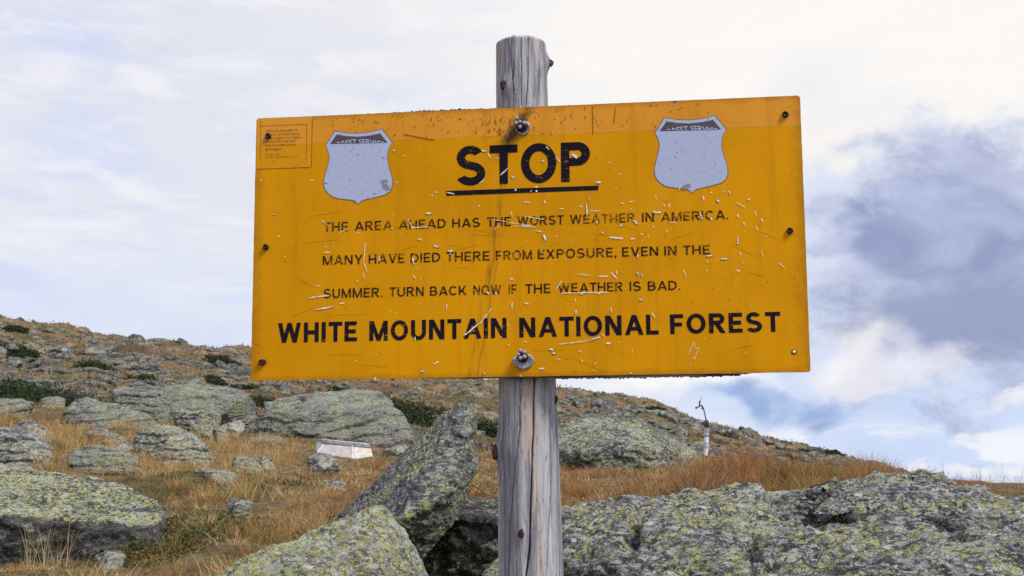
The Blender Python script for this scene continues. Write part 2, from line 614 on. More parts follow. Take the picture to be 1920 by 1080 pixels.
m_chip, t = mat("bare white chipped spots")
co = t.co('Object')
t.pbsdf(t.mix(t.ss(t.noise(co, 160, 3), .4, .6), (.62, .58, .52), (.90, .88, .84)), .6, None, .2)
m_mark, t = mat("brown scuffs")
t.pbsdf((.14, .065, .015), .8, None, .1)
m_mark2, t = mat("dull yellow scuffs")
t.pbsdf((.40, .18, .012), .8, None, .1)
m_shield, t = mat("pale blue white shield paint")
co = t.co('Object')
sb = t.mix(t.ss(t.noise(co, 120, 4), .45, .7), (.42, .48, .69), (.37, .43, .62))
sp = t.ss(t.noise(co, 55, 3, .6), .70, .73)
t.pbsdf(t.mix(t.m('MULTIPLY', sp, .6), sb, (.20, .20, .24)), .55, None, .1)
m_shieldband, t = mat("purplish dark shield band")
t.pbsdf((.085, .065, .085), .5, None, .25)
m_outline, t = mat("thin dark shield outline")
t.pbsdf((.16, .12, .10), .6, None, .2)
m_peel, t = mat("grey where paint has peeled")
t.pbsdf((.24, .24, .27), .7, None, .2)
m_notice, t = mat("slightly lighter yellow sticker")
co = t.co('Object')
zc = t.sep(co)[2]
xc = t.sep(co)[0]
lh = t.m('MULTIPLY_ADD', t.m('SUBTRACT', xc, xb0), slope, zb0)
bm_f = t.ss(t.m('SUBTRACT', zc, lh), -.001, .001)
t.pbsdf(t.mix(bm_f, t.mix(t.noise(co, 30, 4), (.60, .262, .001), (.68, .30, .004)), t.mix(t.noise(co, 30, 4), (.65, .275, .02), (.74, .315, .032))), .5, None, .12)
m_print, t = mat("fine faded print")
co = t.co('Object')
t.pbsdf(t.mix(t.ss(t.noise(co, 300, 3), .42, .62), (.10, .05, .02), (.50, .22, .015)), .6, None, .2)

m_backing, t = mat("rotting dark backing board")
co = t.co('Object')
nb = t.noise(t.mapping(co, scale=(.15, 1, 1.5)), 60, 5, .65)
t.pbsdf(t.mix(t.ss(nb, .35, .65), (.045, .034, .040), (.20, .17, .18)), .95, t.bump(nb, .8, .004), .1)
m_edge, t = mat("weathered grey ply edge")
co = t.co('Object')
nb = t.noise(t.mapping(co, scale=(.3, 1, 1)), 90, 5, .65)
t.pbsdf(t.mix(t.ss(nb, .35, .65), (.16, .13, .15), (.38, .34, .38)), .95, t.bump(nb, .8, .004), .1)

m_blackscrew, t = mat("blackened screw steel")
co = t.co('Object')
t.pbsdf(t.mix(t.ss(t.noise(co, 240, 3), .45, .6), (.012, .011, .013), (.05, .045, .05)), .38, None, .5, .6)
m_rustscrew, t = mat("rusted screw steel")
co = t.co('Object')
t.pbsdf(t.mix(t.ss(t.noise(co, 240, 3), .4, .6), (.03, .013, .011), (.10, .035, .025)), .7, None, .4, .3)
m_bolt, t = mat("galvanised bolt metal")
co = t.co('Object')
t.pbsdf(t.mix(t.ss(t.noise(co, 200, 4, .65), .42, .6), (.42, .43, .50), (.20, .205, .26)), .5, t.bump(t.noise(co, 320, 3), .4, .001), .5, .35)

# --- root at the foot of the post
post_lo = W(996, 1080, 2.858)
post_hi = W(977, 78, 2.858)
axis = (post_lo - post_hi) / (post_lo[2] - post_hi[2])
foot_z = float(G(post_lo[0], 2.858)) - .25
post_ft = post_lo + axis * (foot_z - post_lo[2])
ROOT = Vector(post_ft + axis * .25)
sign = empty("warning_sign", ROOT)
tag(sign, "scratched yellow STOP warning sign bolted to a weathered grey log post", "sign")
BML = Matrix.Translation(-ROOT) @ BM


def onboard(name, me, mats, parent=None):
    o = link(name, me, mats, parent or sign)
    if parent is None:
        o.matrix_local = BML
    return o


# --- post: a peeled log with drying cracks and knots
NTH, NZ = 300, 620
z_top = post_hi[2]
zs = np.concatenate([np.linspace(foot_z, post_lo[2] - .1, 60)[:-1], np.linspace(post_lo[2] - .1, z_top, NZ - 59)])
th = np.linspace(0, 2 * np.pi, NTH, endpoint=False)      # theta measured from the side facing the viewer
TT, ZZ = np.meshgrid(th, zs)
rad = np.interp(ZZ, [foot_z, W(0, 1080, 2.858)[2], W(0, 720, 2.858)[2], W(0, 200, 2.858)[2], z_top],
                [.080, .0708, .0640, .0590, .0572])
ux, uy = np.sin(TT), -np.cos(TT)
Pn = np.stack([ux * .5, uy * .5, ZZ * .28], -1).reshape(-1, 3)
rad = rad + .0020 * fbm(Pn * 4, 3, 5).reshape(rad.shape)
Pg = np.stack([ux * 1.0, uy * 1.0, ZZ * .35], -1).reshape(-1, 3)
grain = fbm(Pg * 22, 3, 60).reshape(rad.shape)
rad = rad + .0007 * grain
crackf = np.zeros_like(rad)


def post_theta(u, v):
    z = W(u, v, 2.858)[2]
    cx = post_lo[0] + axis[0] * (z - post_lo[2])
    x = W(u, v, 2.80)[0] - cx
    r = np.interp(z, [foot_z, W(0, 1080, 2.858)[2], W(0, 720, 2.858)[2], W(0, 200, 2.858)[2], z_top], [.080, .0708, .064, .059, .0572])
    return math.asin(max(-.98, min(.98, x / r))), z


CR = [  # drying cracks followed down the log: points, half width (rad), depth
    ([(1002, 715), (1000, 800), (995, 930), (993, 1020), (984, 1090)], .026, .014),
    ([(976, 715), (975, 800), (963, 900), (955, 990), (953, 1090)], .013, .007),
    ([(1030, 780), (1032, 900), (1028, 1000), (1023, 1090)], .014, .007),
    ([(938, 70), (936, 205)], .012, .005),
    ([(950, 72), (958, 130), (968, 205)], .010, .004),
    ([(963, 70), (963, 205)], .010, .004),
    ([(977, 66), (977, 205)], .016, .007),
    ([(991, 68), (990, 140), (987, 205)], .013, .006),
    ([(1013, 72), (1010, 205)], .017, .008),
    ([(944, 740), (942, 840), (941, 1090)], .012, .004),
    ([(1046, 720), (1050, 1090)], .014, .006),
]
for pts, hw, dp in CR:
    tz = [post_theta(*p) for p in pts]
    zz = np.array([b for a, b in tz])[::-1]; tt = np.array([a for a, b in tz])[::-1]
    tc = np.interp(zs, zz, tt)
    wob = .03 * pn(np.stack([zs * 14, 0 * zs + hw * 900, 0 * zs], -1), 3) + .012 * pn(np.stack([zs * 60, 0 * zs + hw * 900, 0 * zs], -1), 4)
    on = sstep(zs, zz[0] - .02, zz[0]) * (1 - sstep(zs, zz[-1] + .0, zz[-1] + .03))
    wid = hw * (.55 + .9 * np.abs(pn(np.stack([zs * 9, 0 * zs + 3, 0 * zs + hw * 500], -1), 9)))
    dth = np.angle(np.exp(1j * (TT - (tc + wob)[:, None])))
    g = np.exp(-(dth / wid[:, None]) ** 2) * on[:, None]
    rad -= dp * g
    crackf = np.maximum(crackf, g)
# cracks round the unseen back
for k in range(7):
    tc = 2.0 + k * .38
    dth = np.angle(np.exp(1j * (TT - tc - .05 * pn(np.stack([zs * 3, 0 * zs + k, 0 * zs], -1), 8)[:, None])))
    g = np.exp(-(dth / .02) ** 2)
    rad -= .007 * g
    crackf = np.maximum(crackf, g)
KN = [((946, 170), .018, .006), ((1028, 122), .014, .011), ((1040, 751), .016, .004), ((936, 848), .026, .010), ((978, 998), .016, .003)]
knots = []
for (u_, v_), s_, a_ in KN:
    t0, z0 = post_theta(u_, v_)
    r0 = .062
    dth = np.angle(np.exp(1j * (TT - t0))) * r0
    q = np.sqrt((dth / s_) ** 2 + ((ZZ - z0 - .2 * s_) / (s_ * 1.6)) ** 2)
    rad += a_ * np.exp(-q ** 2 * 1.2)
    knots.append((t0, z0, s_, a_))
# spalled splinters at the top rim
rad = rad - .006 * sstep(ZZ, z_top - .010, z_top)
topz = z_top - .004 * (1 + fbm(np.stack([np.sin(th) * 3, np.cos(th) * 3, 0 * th], -1), 3, 70)) - .004 * (crackf[-5] > .5)
ZZ[-1] = topz; ZZ[-2] = topz - .0025
cx = post_lo[0] + axis[0] * (ZZ - post_lo[2]); cy = post_lo[1] + axis[1] * (ZZ - post_lo[2])
PV = np.stack([cx + rad * ux, cy + rad * uy, ZZ], -1)
caps = []
for f_ in (.75, .4, .12):
    c0 = PV[-1].mean(0)
    q = c0 + (PV[-1] - c0) * f_
    q[:, 2] = topz.mean() + .002 + .0015 * pn(q * 300, 4) + (PV[-1][:, 2] - topz.mean()) * f_ ** 2
    caps.append(q)
PV = np.concatenate([PV, np.stack(caps)], 0)
nrow = len(PV)
idx = np.arange(nrow * NTH).reshape(nrow, NTH)
q0, q1 = idx[:-1], idx[1:]
quads = np.stack([q0, np.roll(q0, -1, 1), np.roll(q1, -1, 1), q1], -1).reshape(-1, 4)
cap = idx[-1][None, :]
pm = npmesh("post", PV.reshape(-1, 3) - np.array(ROOT), [quads, cap], True)
at = pm.attributes.new("crack", 'FLOAT', 'POINT')
cf = np.concatenate([crackf, np.zeros((3, NTH))]).ravel()
at.data.foreach_set('value', cf.astype(np.float32))

m_post, t = mat("weathered silver grey wood")
co = t.co('Object')
w0 = t.noise(co, 5, 3)
cw = t.vm('ADD', co, t.vm('MULTIPLY', t.noisec(t.mapping(co, scale=(1, 1, .35)), 9, 3), (.012, .012, 0)))
g1 = t.noise(t.mapping(cw, scale=(1, 1, .035)), 190, 5, .65)
g2 = t.noise(t.mapping(cw, scale=(1, 1, .05)), 46, 5, .6)
g3 = t.noise(t.mapping(cw, scale=(1, 1, .07)), 22, 6, .6)
g4 = t.noise(t.mapping(cw, scale=(1, 1, .02)), 420, 3, .6)
c = t.mix(t.ss(g2, .34, .64), (.17, .168, .205), (.42, .42, .455))
c = t.mix(t.m('MULTIPLY', t.ss(g3, .575, .60), .85), c, t.mix(t.ss(g1, .38, .62), (.38, .30, .255), (.58, .475, .40)))
c = t.mix(t.m('MULTIPLY', t.ss(g1, .52, .70), .60), c, (.10, .10, .15))
c = t.mix(t.m('MULTIPLY', t.ss(g1, .48, .34), .40), c, (.56, .56, .59))
c = t.mix(t.m('MULTIPLY', t.ss(t.noise(co, 34, 6, .7), .60, .72), .35), c, (.10, .095, .13))
dsh = t.noise(t.mapping(cw, scale=(1, 1, .16)), 150, 5, .7)
c = t.mix(t.m('MULTIPLY', t.ss(dsh, .56, .66), .6), c, (.085, .085, .115))
c = t.mix(t.m('MULTIPLY', t.ss(dsh, .43, .36), .35), c, (.60, .59, .60))
c = t.mix(t.m('MULTIPLY', t.attr("crack", 'Fac'), .85), c, (.035, .026, .026))
hh = t.m('ADD', t.m('ADD', g1, t.m('MULTIPLY', g2, .8)), t.m('MULTIPLY', g4, .5))
t.pbsdf(c, .82, t.bump(hh, .75, .0022), .2)
post = link("post", pm, m_post, sign)

m_knot, t = mat("dark reddish brown knot wood")
co = t.co('Object')
rv = t.n.new('ShaderNodeTexWave')
rv.wave_type = 'RINGS'
rv.rings_direction = 'SPHERICAL'
t.lk(t.mapping(co, scale=(1, 1, .8)), rv.inputs[0])
rv.inputs[1].default_value = 130
rv.inputs[2].default_value = 4
kc = t.mix(rv.outputs['Fac'], (.022, .013, .012), (.13, .075, .055))
t.pbsdf(kc, .9, t.bump(t.noise(co, 260, 4), 1, .003), .1)


def dome(r, h, nseg=24, nring=6, jit=.12, seed=0):
    V_, F_ = [], []
    for i in range(nring + 1):
        a = i / nring
        for j in range(nseg):
            b = 2 * math.pi * j / nseg
            k = 1 + jit * math.sin(3 * b + seed) + jit * .6 * math.sin(5 * b + 2 * seed)
            V_.append((r * a * k * math.cos(b), r * a * k * math.sin(b), h * (1 - a ** 2.2) + .12 * h * math.sin(9 * a + 4 * b + seed)))
    for i in range(nring):
        for j in range(nseg):
            k = (j + 1) % nseg
            F_.append((i * nseg + j, (i + 1) * nseg + j, (i + 1) * nseg + k, i * nseg + k))
    return V_, F_


for i_, (t0, z0, s_, a_) in enumerate(knots):
    V_, F_ = dome(s_ * (.55 if i_ != 3 else .62), .004 + a_ * .35, seed=i_)
    ko = link("knot", pymesh("knot", V_, F_, True), m_knot, post)
    nrm = Vector((math.sin(t0), -math.cos(t0), .1)).normalized()
    iz = int(np.argmin(np.abs(zs - z0))); it = int(round((t0 % (2 * math.pi)) / (2 * math.pi) * NTH)) % NTH
    ko.location = Vector(PV[iz, it]) - ROOT - nrm * .0012
    ko.rotation_euler = nrm.to_track_quat('Z', 'Y').to_euler()
    ko.scale = (.85, 1.25, 1)

# --- board
def wobbly(pts, step, amp, seed, sel=None):
    out = []
    for i in range(len(pts)):
        p, q = np.array(pts[i]), np.array(pts[(i + 1) % len(pts)])
        L = np.linalg.norm(q - p); n = max(1, int(L / step))
        d_ = (q - p) / L; nn = np.array([d_[1], -d_[0]])
        for k in range(n):
            s_ = p + d_ * L * k / n
            a_ = amp if sel is None else amp * sel(s_)
            w_ = pn(np.array([[s_[0] * 40, s_[1] * 40, seed]]), seed)[0] + .7 * pn(np.array([[s_[0] * 160, s_[1] * 160, seed]]), seed + 1)[0]
            out.append(tuple(s_ + nn * a_ * w_ * (0 if k == 0 else 1)))
    return out


hw_, hh_ = BW / 2, BH / 2
rc = .004
corner = [(-hw_ + rc, -hh_), (hw_ - rc, -hh_), (hw_, -hh_ + rc), (hw_, hh_ - rc), (hw_ - rc, hh_), (-hw_ + rc, hh_), (-hw_, hh_ - rc), (-hw_, -hh_ + rc)]
outl = wobbly(corner, .004, .0006, 5)
xch, zch = B(1265, 191)
outl = [(x, z - .006 * math.exp(-((x - xch) / .006) ** 2)) if z > hh_ - .01 else (x, z) for x, z in outl]
xb_ = B(1180, 0)[0]
bm = bmesh.new()
poly_prism(bm, outl, 0, .0022)
# bolt hole near the lower right corner is a white-rimmed disc of sky: ring built below
me = bm_mesh("panel", bm)
me.materials.append(m_panel)
me.materials.append(m_edge)
for p in me.polygons:
    if abs(p.normal.y) < .5:
        p.material_index = 1
panel = onboard("panel", me, [])

x1, x2, x3 = B(1050, 705)[0], B(1430, 700)[0], B(720, 208)[0]
x4 = B(925, 205)[0]


def bump_bottom(s_):
    return 1.0


bpts = []
for k in range(0, 306):          # bottom edge left to right
    x = -hw_ + .004 + (BW - .008) * k / 305
    f1 = sstep(np.array([x]), x1 - .03, x1)[0] * (1 - sstep(np.array([x]), x2 - .06, x2)[0])
    f0 = sstep(np.array([x]), -.28, -.1)[0] * (1 - sstep(np.array([x]), x2 - .1, x2)[0])
    n_ = abs(pn(np.array([[x * 130, 0, 0]]), 2)[0]) + .6 * abs(pn(np.array([[x * 500, 3, 0]]), 3)[0])
    bpts.append((x, -hh_ + .002 - f0 * .004 - f1 * (.0035 + .006 * (n_ - .35))))
tp = []
for k in range(0, 306):
    x = hw_ - .004 - (BW - .008) * k / 305
    f1 = math.exp(-((x - (x3 + x4) / 2) / (.7 * (x4 - x3) / 2 * 1.2)) ** 2)
    n_ = abs(pn(np.array([[x * 100, 7, 0]]), 2)[0]) + .5 * abs(pn(np.array([[x * 400, 9, 0]]), 3)[0])
    tp.append((x, hh_ + .0005 + .0034 * f1 * n_ * 1.6 + .002 * n_ * .5))
bm = bmesh.new()
poly_prism(bm, bpts + tp, .0024, .019)
me = bm_mesh("backing_board", bm)
me.materials.append(m_backing)
me.materials.append(m_edge)
for p in me.polygons:
    if p.normal.z > .3:
        p.material_index = 1
onboard("backing_board", me, [])


# --- lettering
def text_mesh_data(txt, offset=0.0):
    cu = bpy.data.curves.new("lettering", 'FONT')
    cu.body = txt
    cu.size = 1.0
    cu.offset = offset
    cu.resolution_u = 6
    cu.fill_mode = 'FRONT'
    o = bpy.data.objects.new("lettering", cu)
    COL.objects.link(o)
    dg = C.evaluated_depsgraph_get()
    me = bpy.data.meshes.new_from_object(o.evaluated_get(dg))
    bpy.data.objects.remove(o)
    bpy.data.curves.remove(cu)
    vs = np.array([v.co[:] for v in me.vertices])
    fs = [tuple(p.vertices) for p in me.polygons]
    bpy.data.meshes.remove(me)
    return vs, fs


def add_faces(bm, P3, fs, mi=0):
    vv = [bm.verts.new(p) for p in P3]
    for f_ in fs:
        try:
            q = bm.faces.new([vv[k] for k in f_])
            q.material_index = mi
        except ValueError:
            pass


LETTER_Y = -.0006


def g_rect(x0, y0, x1, y1):
    return [(x0, y0), (x1, y0), (x1, y1), (x0, y1)]


def g_diag(x0, y0, x1, y1, s):
    k = s * math.hypot(x1 - x0, y1 - y0) / abs(y1 - y0) / 2
    return [(x0 - k, y0), (x0 + k, y0), (x1 + k, y1), (x1 - k, y1)]


def g_arc(cx, cy, rx, ry, a0, a1, s, n=22):
    o, i_ = [], []
    for k in range(n + 1):
        a = math.radians(a0 + (a1 - a0) * k / n)
        o.append((cx + rx * math.cos(a), cy + ry * math.sin(a)))
        i_.append((cx + (rx - s) * math.cos(a), cy + (ry - s) * math.sin(a)))
    return [[o[k], o[k + 1], i_[k + 1], i_[k]] for k in range(n)]


def bowl(x0, x1, y0, y1, s):
    """half-round bowl opening left, from x0 to x1"""
    ry = (y1 - y0) / 2
    cx = max(x0, x1 - ry)
    return [g_rect(x0, y0, cx, y0 + s), g_rect(x0, y1 - s, cx, y1)] + g_arc(cx, (y0 + y1) / 2, x1 - cx, ry, -90, 90, s)


def glyph(ch, s):
    """one capital of height 1 drawn with strokes s wide: (advance width, polygons)"""
    R, D_ = g_rect, g_diag
    if ch == 'A':
        w = .88; k = s * .56
        return w, [D_(k, 0, w / 2 - s * .02, 1, s), D_(w - k, 0, w / 2 + s * .02, 1, s), R(w * .22, .22, w * .78, .22 + s * .9)]
    if ch == 'B':
        return .72, [R(0, 0, s, 1)] + bowl(s * .9, .66, .5 - s / 2, 1, s) + bowl(s * .9, .72, 0, .5 + s / 2, s)
    if ch == 'C':
        return .80, g_arc(.43, .5, .43, .5, 42, 318, s, 32)
    if ch == 'D':
        return .78, [R(0, 0, s, 1)] + bowl(s * .9, .78, 0, 1, s)
    if ch == 'E':
        return .62, [R(0, 0, s, 1), R(s, 0, .62, s), R(s, .5 - s / 2, .56, .5 + s / 2), R(s, 1 - s, .61, 1)]
    if ch == 'F':
        return .60, [R(0, 0, s, 1), R(s, .48 - s / 2, .54, .48 + s / 2), R(s, 1 - s, .60, 1)]
    if ch == 'H':
        return .74, [R(0, 0, s, 1), R(.74 - s, 0, .74, 1), R(s, .5 - s / 2, .74 - s, .5 + s / 2)]
    if ch == 'I':
        return s, [R(0, 0, s, 1)]
    if ch == 'K':
        return .76, [R(0, 0, s, 1), D_(s * 1.0, .30, .76 - s * .62, 1, s), D_(.76 - s * .58, 0, s * 1.9, .62, s)]
    if ch == 'L':
        return .58, [R(0, 0, s, 1), R(s, 0, .58, s)]
    if ch == 'M':
        w = .92
        return w, [R(0, 0, s, 1), R(w - s, 0, w, 1), D_(w / 2, .0, s * .6, 1, s * .92), D_(w / 2, .0, w - s * .6, 1, s * .92)]
    if ch == 'N':
        return .76, [R(0, 0, s, 1), R(.76 - s, 0, .76, 1), D_(.76 - s * .62, 0, s * .62, 1, s)]
    if ch == 'O':
        return .86, g_arc(.43, .5, .43, .51, 0, 360, s, 44)
    if ch == 'P':
        return .70, [R(0, 0, s, 1)] + bowl(s * .9, .70, .40, 1, s)
    if ch == 'R':
        return .74, [R(0, 0, s, 1)] + bowl(s * .9, .70, .43, 1, s) + [D_(.74 - s * .55, 0, .36, .46, s * 1.02)]
    if ch == 'S':
        ry = (.5 + s / 2) / 2
        return .72, g_arc(.35, 1.01 - ry, .33, ry, 28, 275, s, 26) + g_arc(.36, ry - .01, .36, ry, 95, -155, s, 26)
    if ch == 'T':
        return .68, [R(0, 1 - s, .68, 1), R(.34 - s / 2, 0, .34 + s / 2, 1 - s)]
    if ch == 'U':
        return .74, [R(0, .37, s, 1), R(.74 - s, .37, .74, 1)] + g_arc(.37, .37, .37, .38, 180, 360, s, 24)
    if ch == 'V':
        return .82, [D_(.41, 0, s * .56, 1, s), D_(.41, 0, .82 - s * .56, 1, s)]
    if ch == 'W':
        w = 1.16; k = s * .54
        return w, [D_(w * .27, 0, k, 1, s), D_(w * .27, 0, w / 2, 1, s), D_(w * .73, 0, w / 2, 1, s), D_(w * .73, 0, w - k, 1, s)]
    if ch == 'X':
        return .80, [D_(s * .6, 0, .80 - s * .6, 1, s), D_(.80 - s * .6, 0, s * .6, 1, s)]
    if ch == 'Y':
        return .80, [R(.40 - s / 2, 0, .40 + s / 2, .44), D_(.40, .40, s * .56, 1, s), D_(.40, .40, .80 - s * .56, 1, s)]
    if ch == '.':
        return s, [R(0, 0, s, s)]
    if ch == ',':
        return s, [R(0, 0, s, s), [(0, 0), (s, 0), (s * .5, -s * .95), (s * .1, -s * .95)]]
    return .3, []


def words(name, items, weight, mtl, label=None, gap=.17):
    """items: (word, u0, v0 baseline, u1, v1 baseline, cap height)"""
    bm = bmesh.new()
    n = 0
    for w_, u0, v0, u1, v1, ch in items:
        a = np.array(B(u0, v0)); b = np.array(B(u1, v1))
        H_ = np.linalg.norm(np.array(B(u0, v0 - ch)) - a)
        ex = (b - a) / np.linalg.norm(b - a)
        ey = np.array([-ex[1], ex[0]])
        x, polys = 0.0, []
        for c_ in w_:
            aw, pl = glyph(c_, weight)
            polys += [[(px + x, py) for px, py in p] for p in pl]
            x += aw + gap * (.75 if c_ in 'ATVLY' else 1)
        x -= gap
        kx_ = np.linalg.norm(b - a) / x
        for p in polys:
            n += 1
            vv = []
            for px, py in p:
                q = a + ex * px * kx_ + ey * py * H_
                vv.append(bm.verts.new((q[0], LETTER_Y - (n % 12) * 6e-6, q[1])))
            f_ = bm.faces.new(vv)
            f_.normal_update()
            if f_.normal.y > 0:
                f_.normal_flip()
    o = onboard(name, bm_mesh(name, bm), mtl, panel)
    if label:
        o['label'] = label
    return o


def lineat(p0, p1):
    (ua, va), (ub, vb) = p0, p1
    return lambda u: va + (vb - va) * (u - ua) / (ub - ua)


def linewords(spec, p0, p1, ch):
    f_ = lineat(p0, p1)
    return [(w_, a, f_(a), b, f_(b), ch) for w_, a, b in spec]


words("lettering", [("STOP", 855, 348, 1107, 339.5, 73)], .205, m_ink, "large black word STOP, underlined", .11)
bm = bmesh.new()
ul = [B(837, 367), B(1122, 356.5), B(1122, 348), B(837, 358)]
poly_prism(bm, ul, LETTER_Y, LETTER_Y + .0003)
onboard("underline", bm_mesh("underline", bm), m_ink, panel)
words("lettering", linewords([("THE", 607, 652.6), ("AREA", 665.3, 735), ("AHEAD", 748, 836), ("HAS", 848, 900), ("THE", 913.4, 957.8),
                              ("WORST", 970.5, 1056.4), ("WEATHER", 1069, 1190.6), ("IN", 1204, 1226.5), ("AMERICA.", 1239.6, 1365.6)],
                             (607, 434.2), (1365, 411), 17), .15, m_ink2, "small black line about the area ahead and its weather")
words("lettering", linewords([("MANY", 605.4, 679.4), ("HAVE", 691.5, 758.7), ("DIED", 770, 825.6), ("THERE", 837, 918), ("FROM", 930, 997.5),
                              ("EXPOSURE,", 1008.6, 1155.9), ("EVEN", 1166.7, 1234.3), ("IN", 1246, 1268.8), ("THE", 1281, 1331.5)],
                             (605, 497), (1331.5, 476.5), 17.5), .15, m_ink2, "small black line saying many have died there")
words("lettering", linewords([("SUMMER.", 606.8, 717.3), ("TURN", 730, 794.7), ("BACK", 806.5, 874.8), ("NOW", 887.5, 940), ("IF", 954, 969),
                              ("THE", 985, 1032.5), ("WEATHER", 1046.5, 1168), ("IS", 1180.7, 1202), ("BAD.", 1215, 1276)],
                             (607, 559.3), (1276, 543.4), 17.5), .15, m_ink2, "small black line telling walkers to turn back")
words("lettering", linewords([("WHITE", 521, 669.5), ("MOUNTAIN", 692.6, 950), ("NATIONAL", 974, 1233.8), ("FOREST", 1257, 1462.7)],
                             (521, 643), (1462, 621.8), 37), .20, m_ink, "bold black line WHITE MOUNTAIN NATIONAL FOREST", .15)

# --- shields
SHL = [(845, 205), (960, 227), (1090, 233), (1220, 218), (1340, 185), (1400, 262), (1450, 330), (1420, 380), (1403, 430), (1400, 510), (1412, 575), (1430, 640),
       (1447, 700), (1452, 755), (1446, 805), (1425, 848), (1370, 883), (1290, 904), (1200, 925), (1140, 940), (1110, 958), (1088, 981), (1064, 953),
       (1035, 938), (950, 930), (880, 920), (820, 903), (775, 870), (745, 835), (728, 795), (725, 745), (735, 690), (752, 625), (772, 560), (785, 500),
       (783, 455), (765, 400), (745, 360), (795, 282)]
SHB = [(862, 240), (970, 258), (1090, 264), (1215, 251), (1325, 228), (1402, 328), (1100, 335), (790, 341)]
_s = .17588
sh = [B(480 + x * _s, 210 + y * _s) for x, y in SHL]
sb_ = [B(480 + x * _s, 210 + y * _s) for x, y in SHB]
ctr = np.mean(np.array(sh), 0)


def make_shield(tf, label, peel):
    bm = bmesh.new()
    P_ = [tf(p) for p in sh]
    c_ = np.mean(np.array(P_), 0)
    big = [tuple(c_ + (np.array(p) - c_) * 1.022) for p in P_]
    poly_prism(bm, big, -.0004, -.0001, 2)
    poly_prism(bm, P_, -.0008, -.0002, 0)
    b2 = [tf(p) for p in sb_]
    poly_prism(bm, b2, -.0011, -.0004, 1)
    # curved, cut off lettering
    vs, fs = text_mesh_data("FOREST SERVICE", .012)
    hv, _ = text_mesh_data("H", .012)
    X = (vs[:, 0] - vs[:, 0].min()) / np.ptp(vs[:, 0])
    Y = (vs[:, 1] - hv[:, 1].min()) / np.ptp(hv[:, 1])
    px = 812 + X * 562
    sag = 20 - 58 * ((px - 1093) / 250) ** 2     # arch: highest at the ends' middle
    py = 345 + 18 - Y * 62 - sag * .55 - (px - 1093) * .03
    T2 = bmesh.new()
    add_faces(T2, [(a, 0, b) for a, b in zip(px, py)], fs)
    bmesh.ops.bisect_plane(T2, geom=T2.verts[:] + T2.edges[:] + T2.faces[:], plane_co=(1090, 0, 334), plane_no=(-.02, 0, 1), clear_outer=True)
    for sx_, nx in ((800, -1), (1390, 1)):
        bmesh.ops.bisect_plane(T2, geom=T2.verts[:] + T2.edges[:] + T2.faces[:], plane_co=(848 if nx < 0 else 1348, 0, 300), plane_no=(nx, 0, -.65), clear_outer=True)
    pos = {v_: tf(B(480 + v_.co.x * _s, 210 + v_.co.z * _s)) for v_ in T2.verts}
    nv = {v_: bm.verts.new((pos[v_][0], -.0015, pos[v_][1])) for v_ in T2.verts}
    for f_ in T2.faces:
        q = bm.faces.new([nv[v_] for v_ in f_.verts])
        q.normal_update()
        if q.normal.y > 0:
            q.normal_flip()
        q.material_index = 0
    T2.free()
    for (x, y, rr, k) in peel:
        ct = tf(B(480 + x * _s, 210 + y * _s))
        pts = []
        for j in range(14):
            a = 2 * math.pi * j / 14
            r_ = rr * _s * PX * (.65 + .55 * random.random())
            pts.append((ct[0] + r_ * math.cos(a) * k, ct[1] + r_ * math.sin(a)))
        poly_prism(bm, pts, -.0012 - random.random() * .0002, -.0006, 3)
    o = onboard("shield_emblem", bm_mesh("shield_emblem", bm), [m_shield, m_shieldband, m_outline, m_peel], panel)
    o['label'] = label
    return o


make_shield(lambda p: p, "left pale shield emblem with a peeled lower right edge",
            [(1350, 745, 26, 1), (1385, 735, 16, 1.8), (1375, 785, 36, 1), (1400, 815, 26, 1.2), (1058, 950, 18, .5), (1195, 905, 8, .4), (1195, 920, 8, .35), (1092, 447, 8, .7),
             (1000, 716, 9, 1), (1175, 825, 6, .7), (1135, 870, 9, .4), (1265, 870, 6, 4), (1035, 390, 9, .5), (1015, 420, 6, .5), (745, 758, 7, 2.6), (1362, 487, 5, 3)])
tipL = np.array(B(671.4, 382.4)); tipR = np.array(B(1297.3, 361.8))
tlL = np.array(B(628.6, 246)); tlR = np.array(B(1246.9, 221.2)); trL = np.array(B(715.7, 242.5)); trR = np.array(B(1340, 216.9))
kx = (trR - tlR)[0] / (trL - tlL)[0]
kz = ((tlR + trR) / 2 - tipR)[1] / ((tlL + trL) / 2 - tipL)[1]
dz_ = ((trR - tlR)[1] - (trL - tlL)[1] * kz) / (trR - tlR)[0]
make_shield(lambda p: (tipR[0] + (p[0] - tipL[0]) * kx, tipR[1] + (p[1] - tipL[1]) * kz + dz_ * (p[0] - tipL[0])),
            "right pale shield emblem with one grey chip at its lower edge",
            [(1030, 920, 30, 1.2), (1060, 905, 26, 1), (1000, 930, 14, 1.4), (960, 445, 7, .7), (960, 560, 7, .8), (938, 600, 6, 1), (1330, 680, 8, .6), (885, 730, 8, .7), (1140, 935, 6, .6)])

# --- notice sticker at the upper left corner
bm = bmesh.new()
st_o = [B(480.5, 316.5), B(583.5, 313), B(586, 219.2), B(482.5, 223)]
poly_prism(bm, st_o, -.0003, .0001, 0)


def strip(bm, a, b, w_, y, mi):
    a, b = np.array(B(*a)), np.array(B(*b))
    d_ = (b - a) / np.linalg.norm(b - a); n_ = np.array([-d_[1], d_[0]]) * w_ * PX / 2
    poly_prism(bm, [tuple(a - n_), tuple(b - n_), tuple(b + n_), tuple(a + n_)], y, y + .0002, mi)


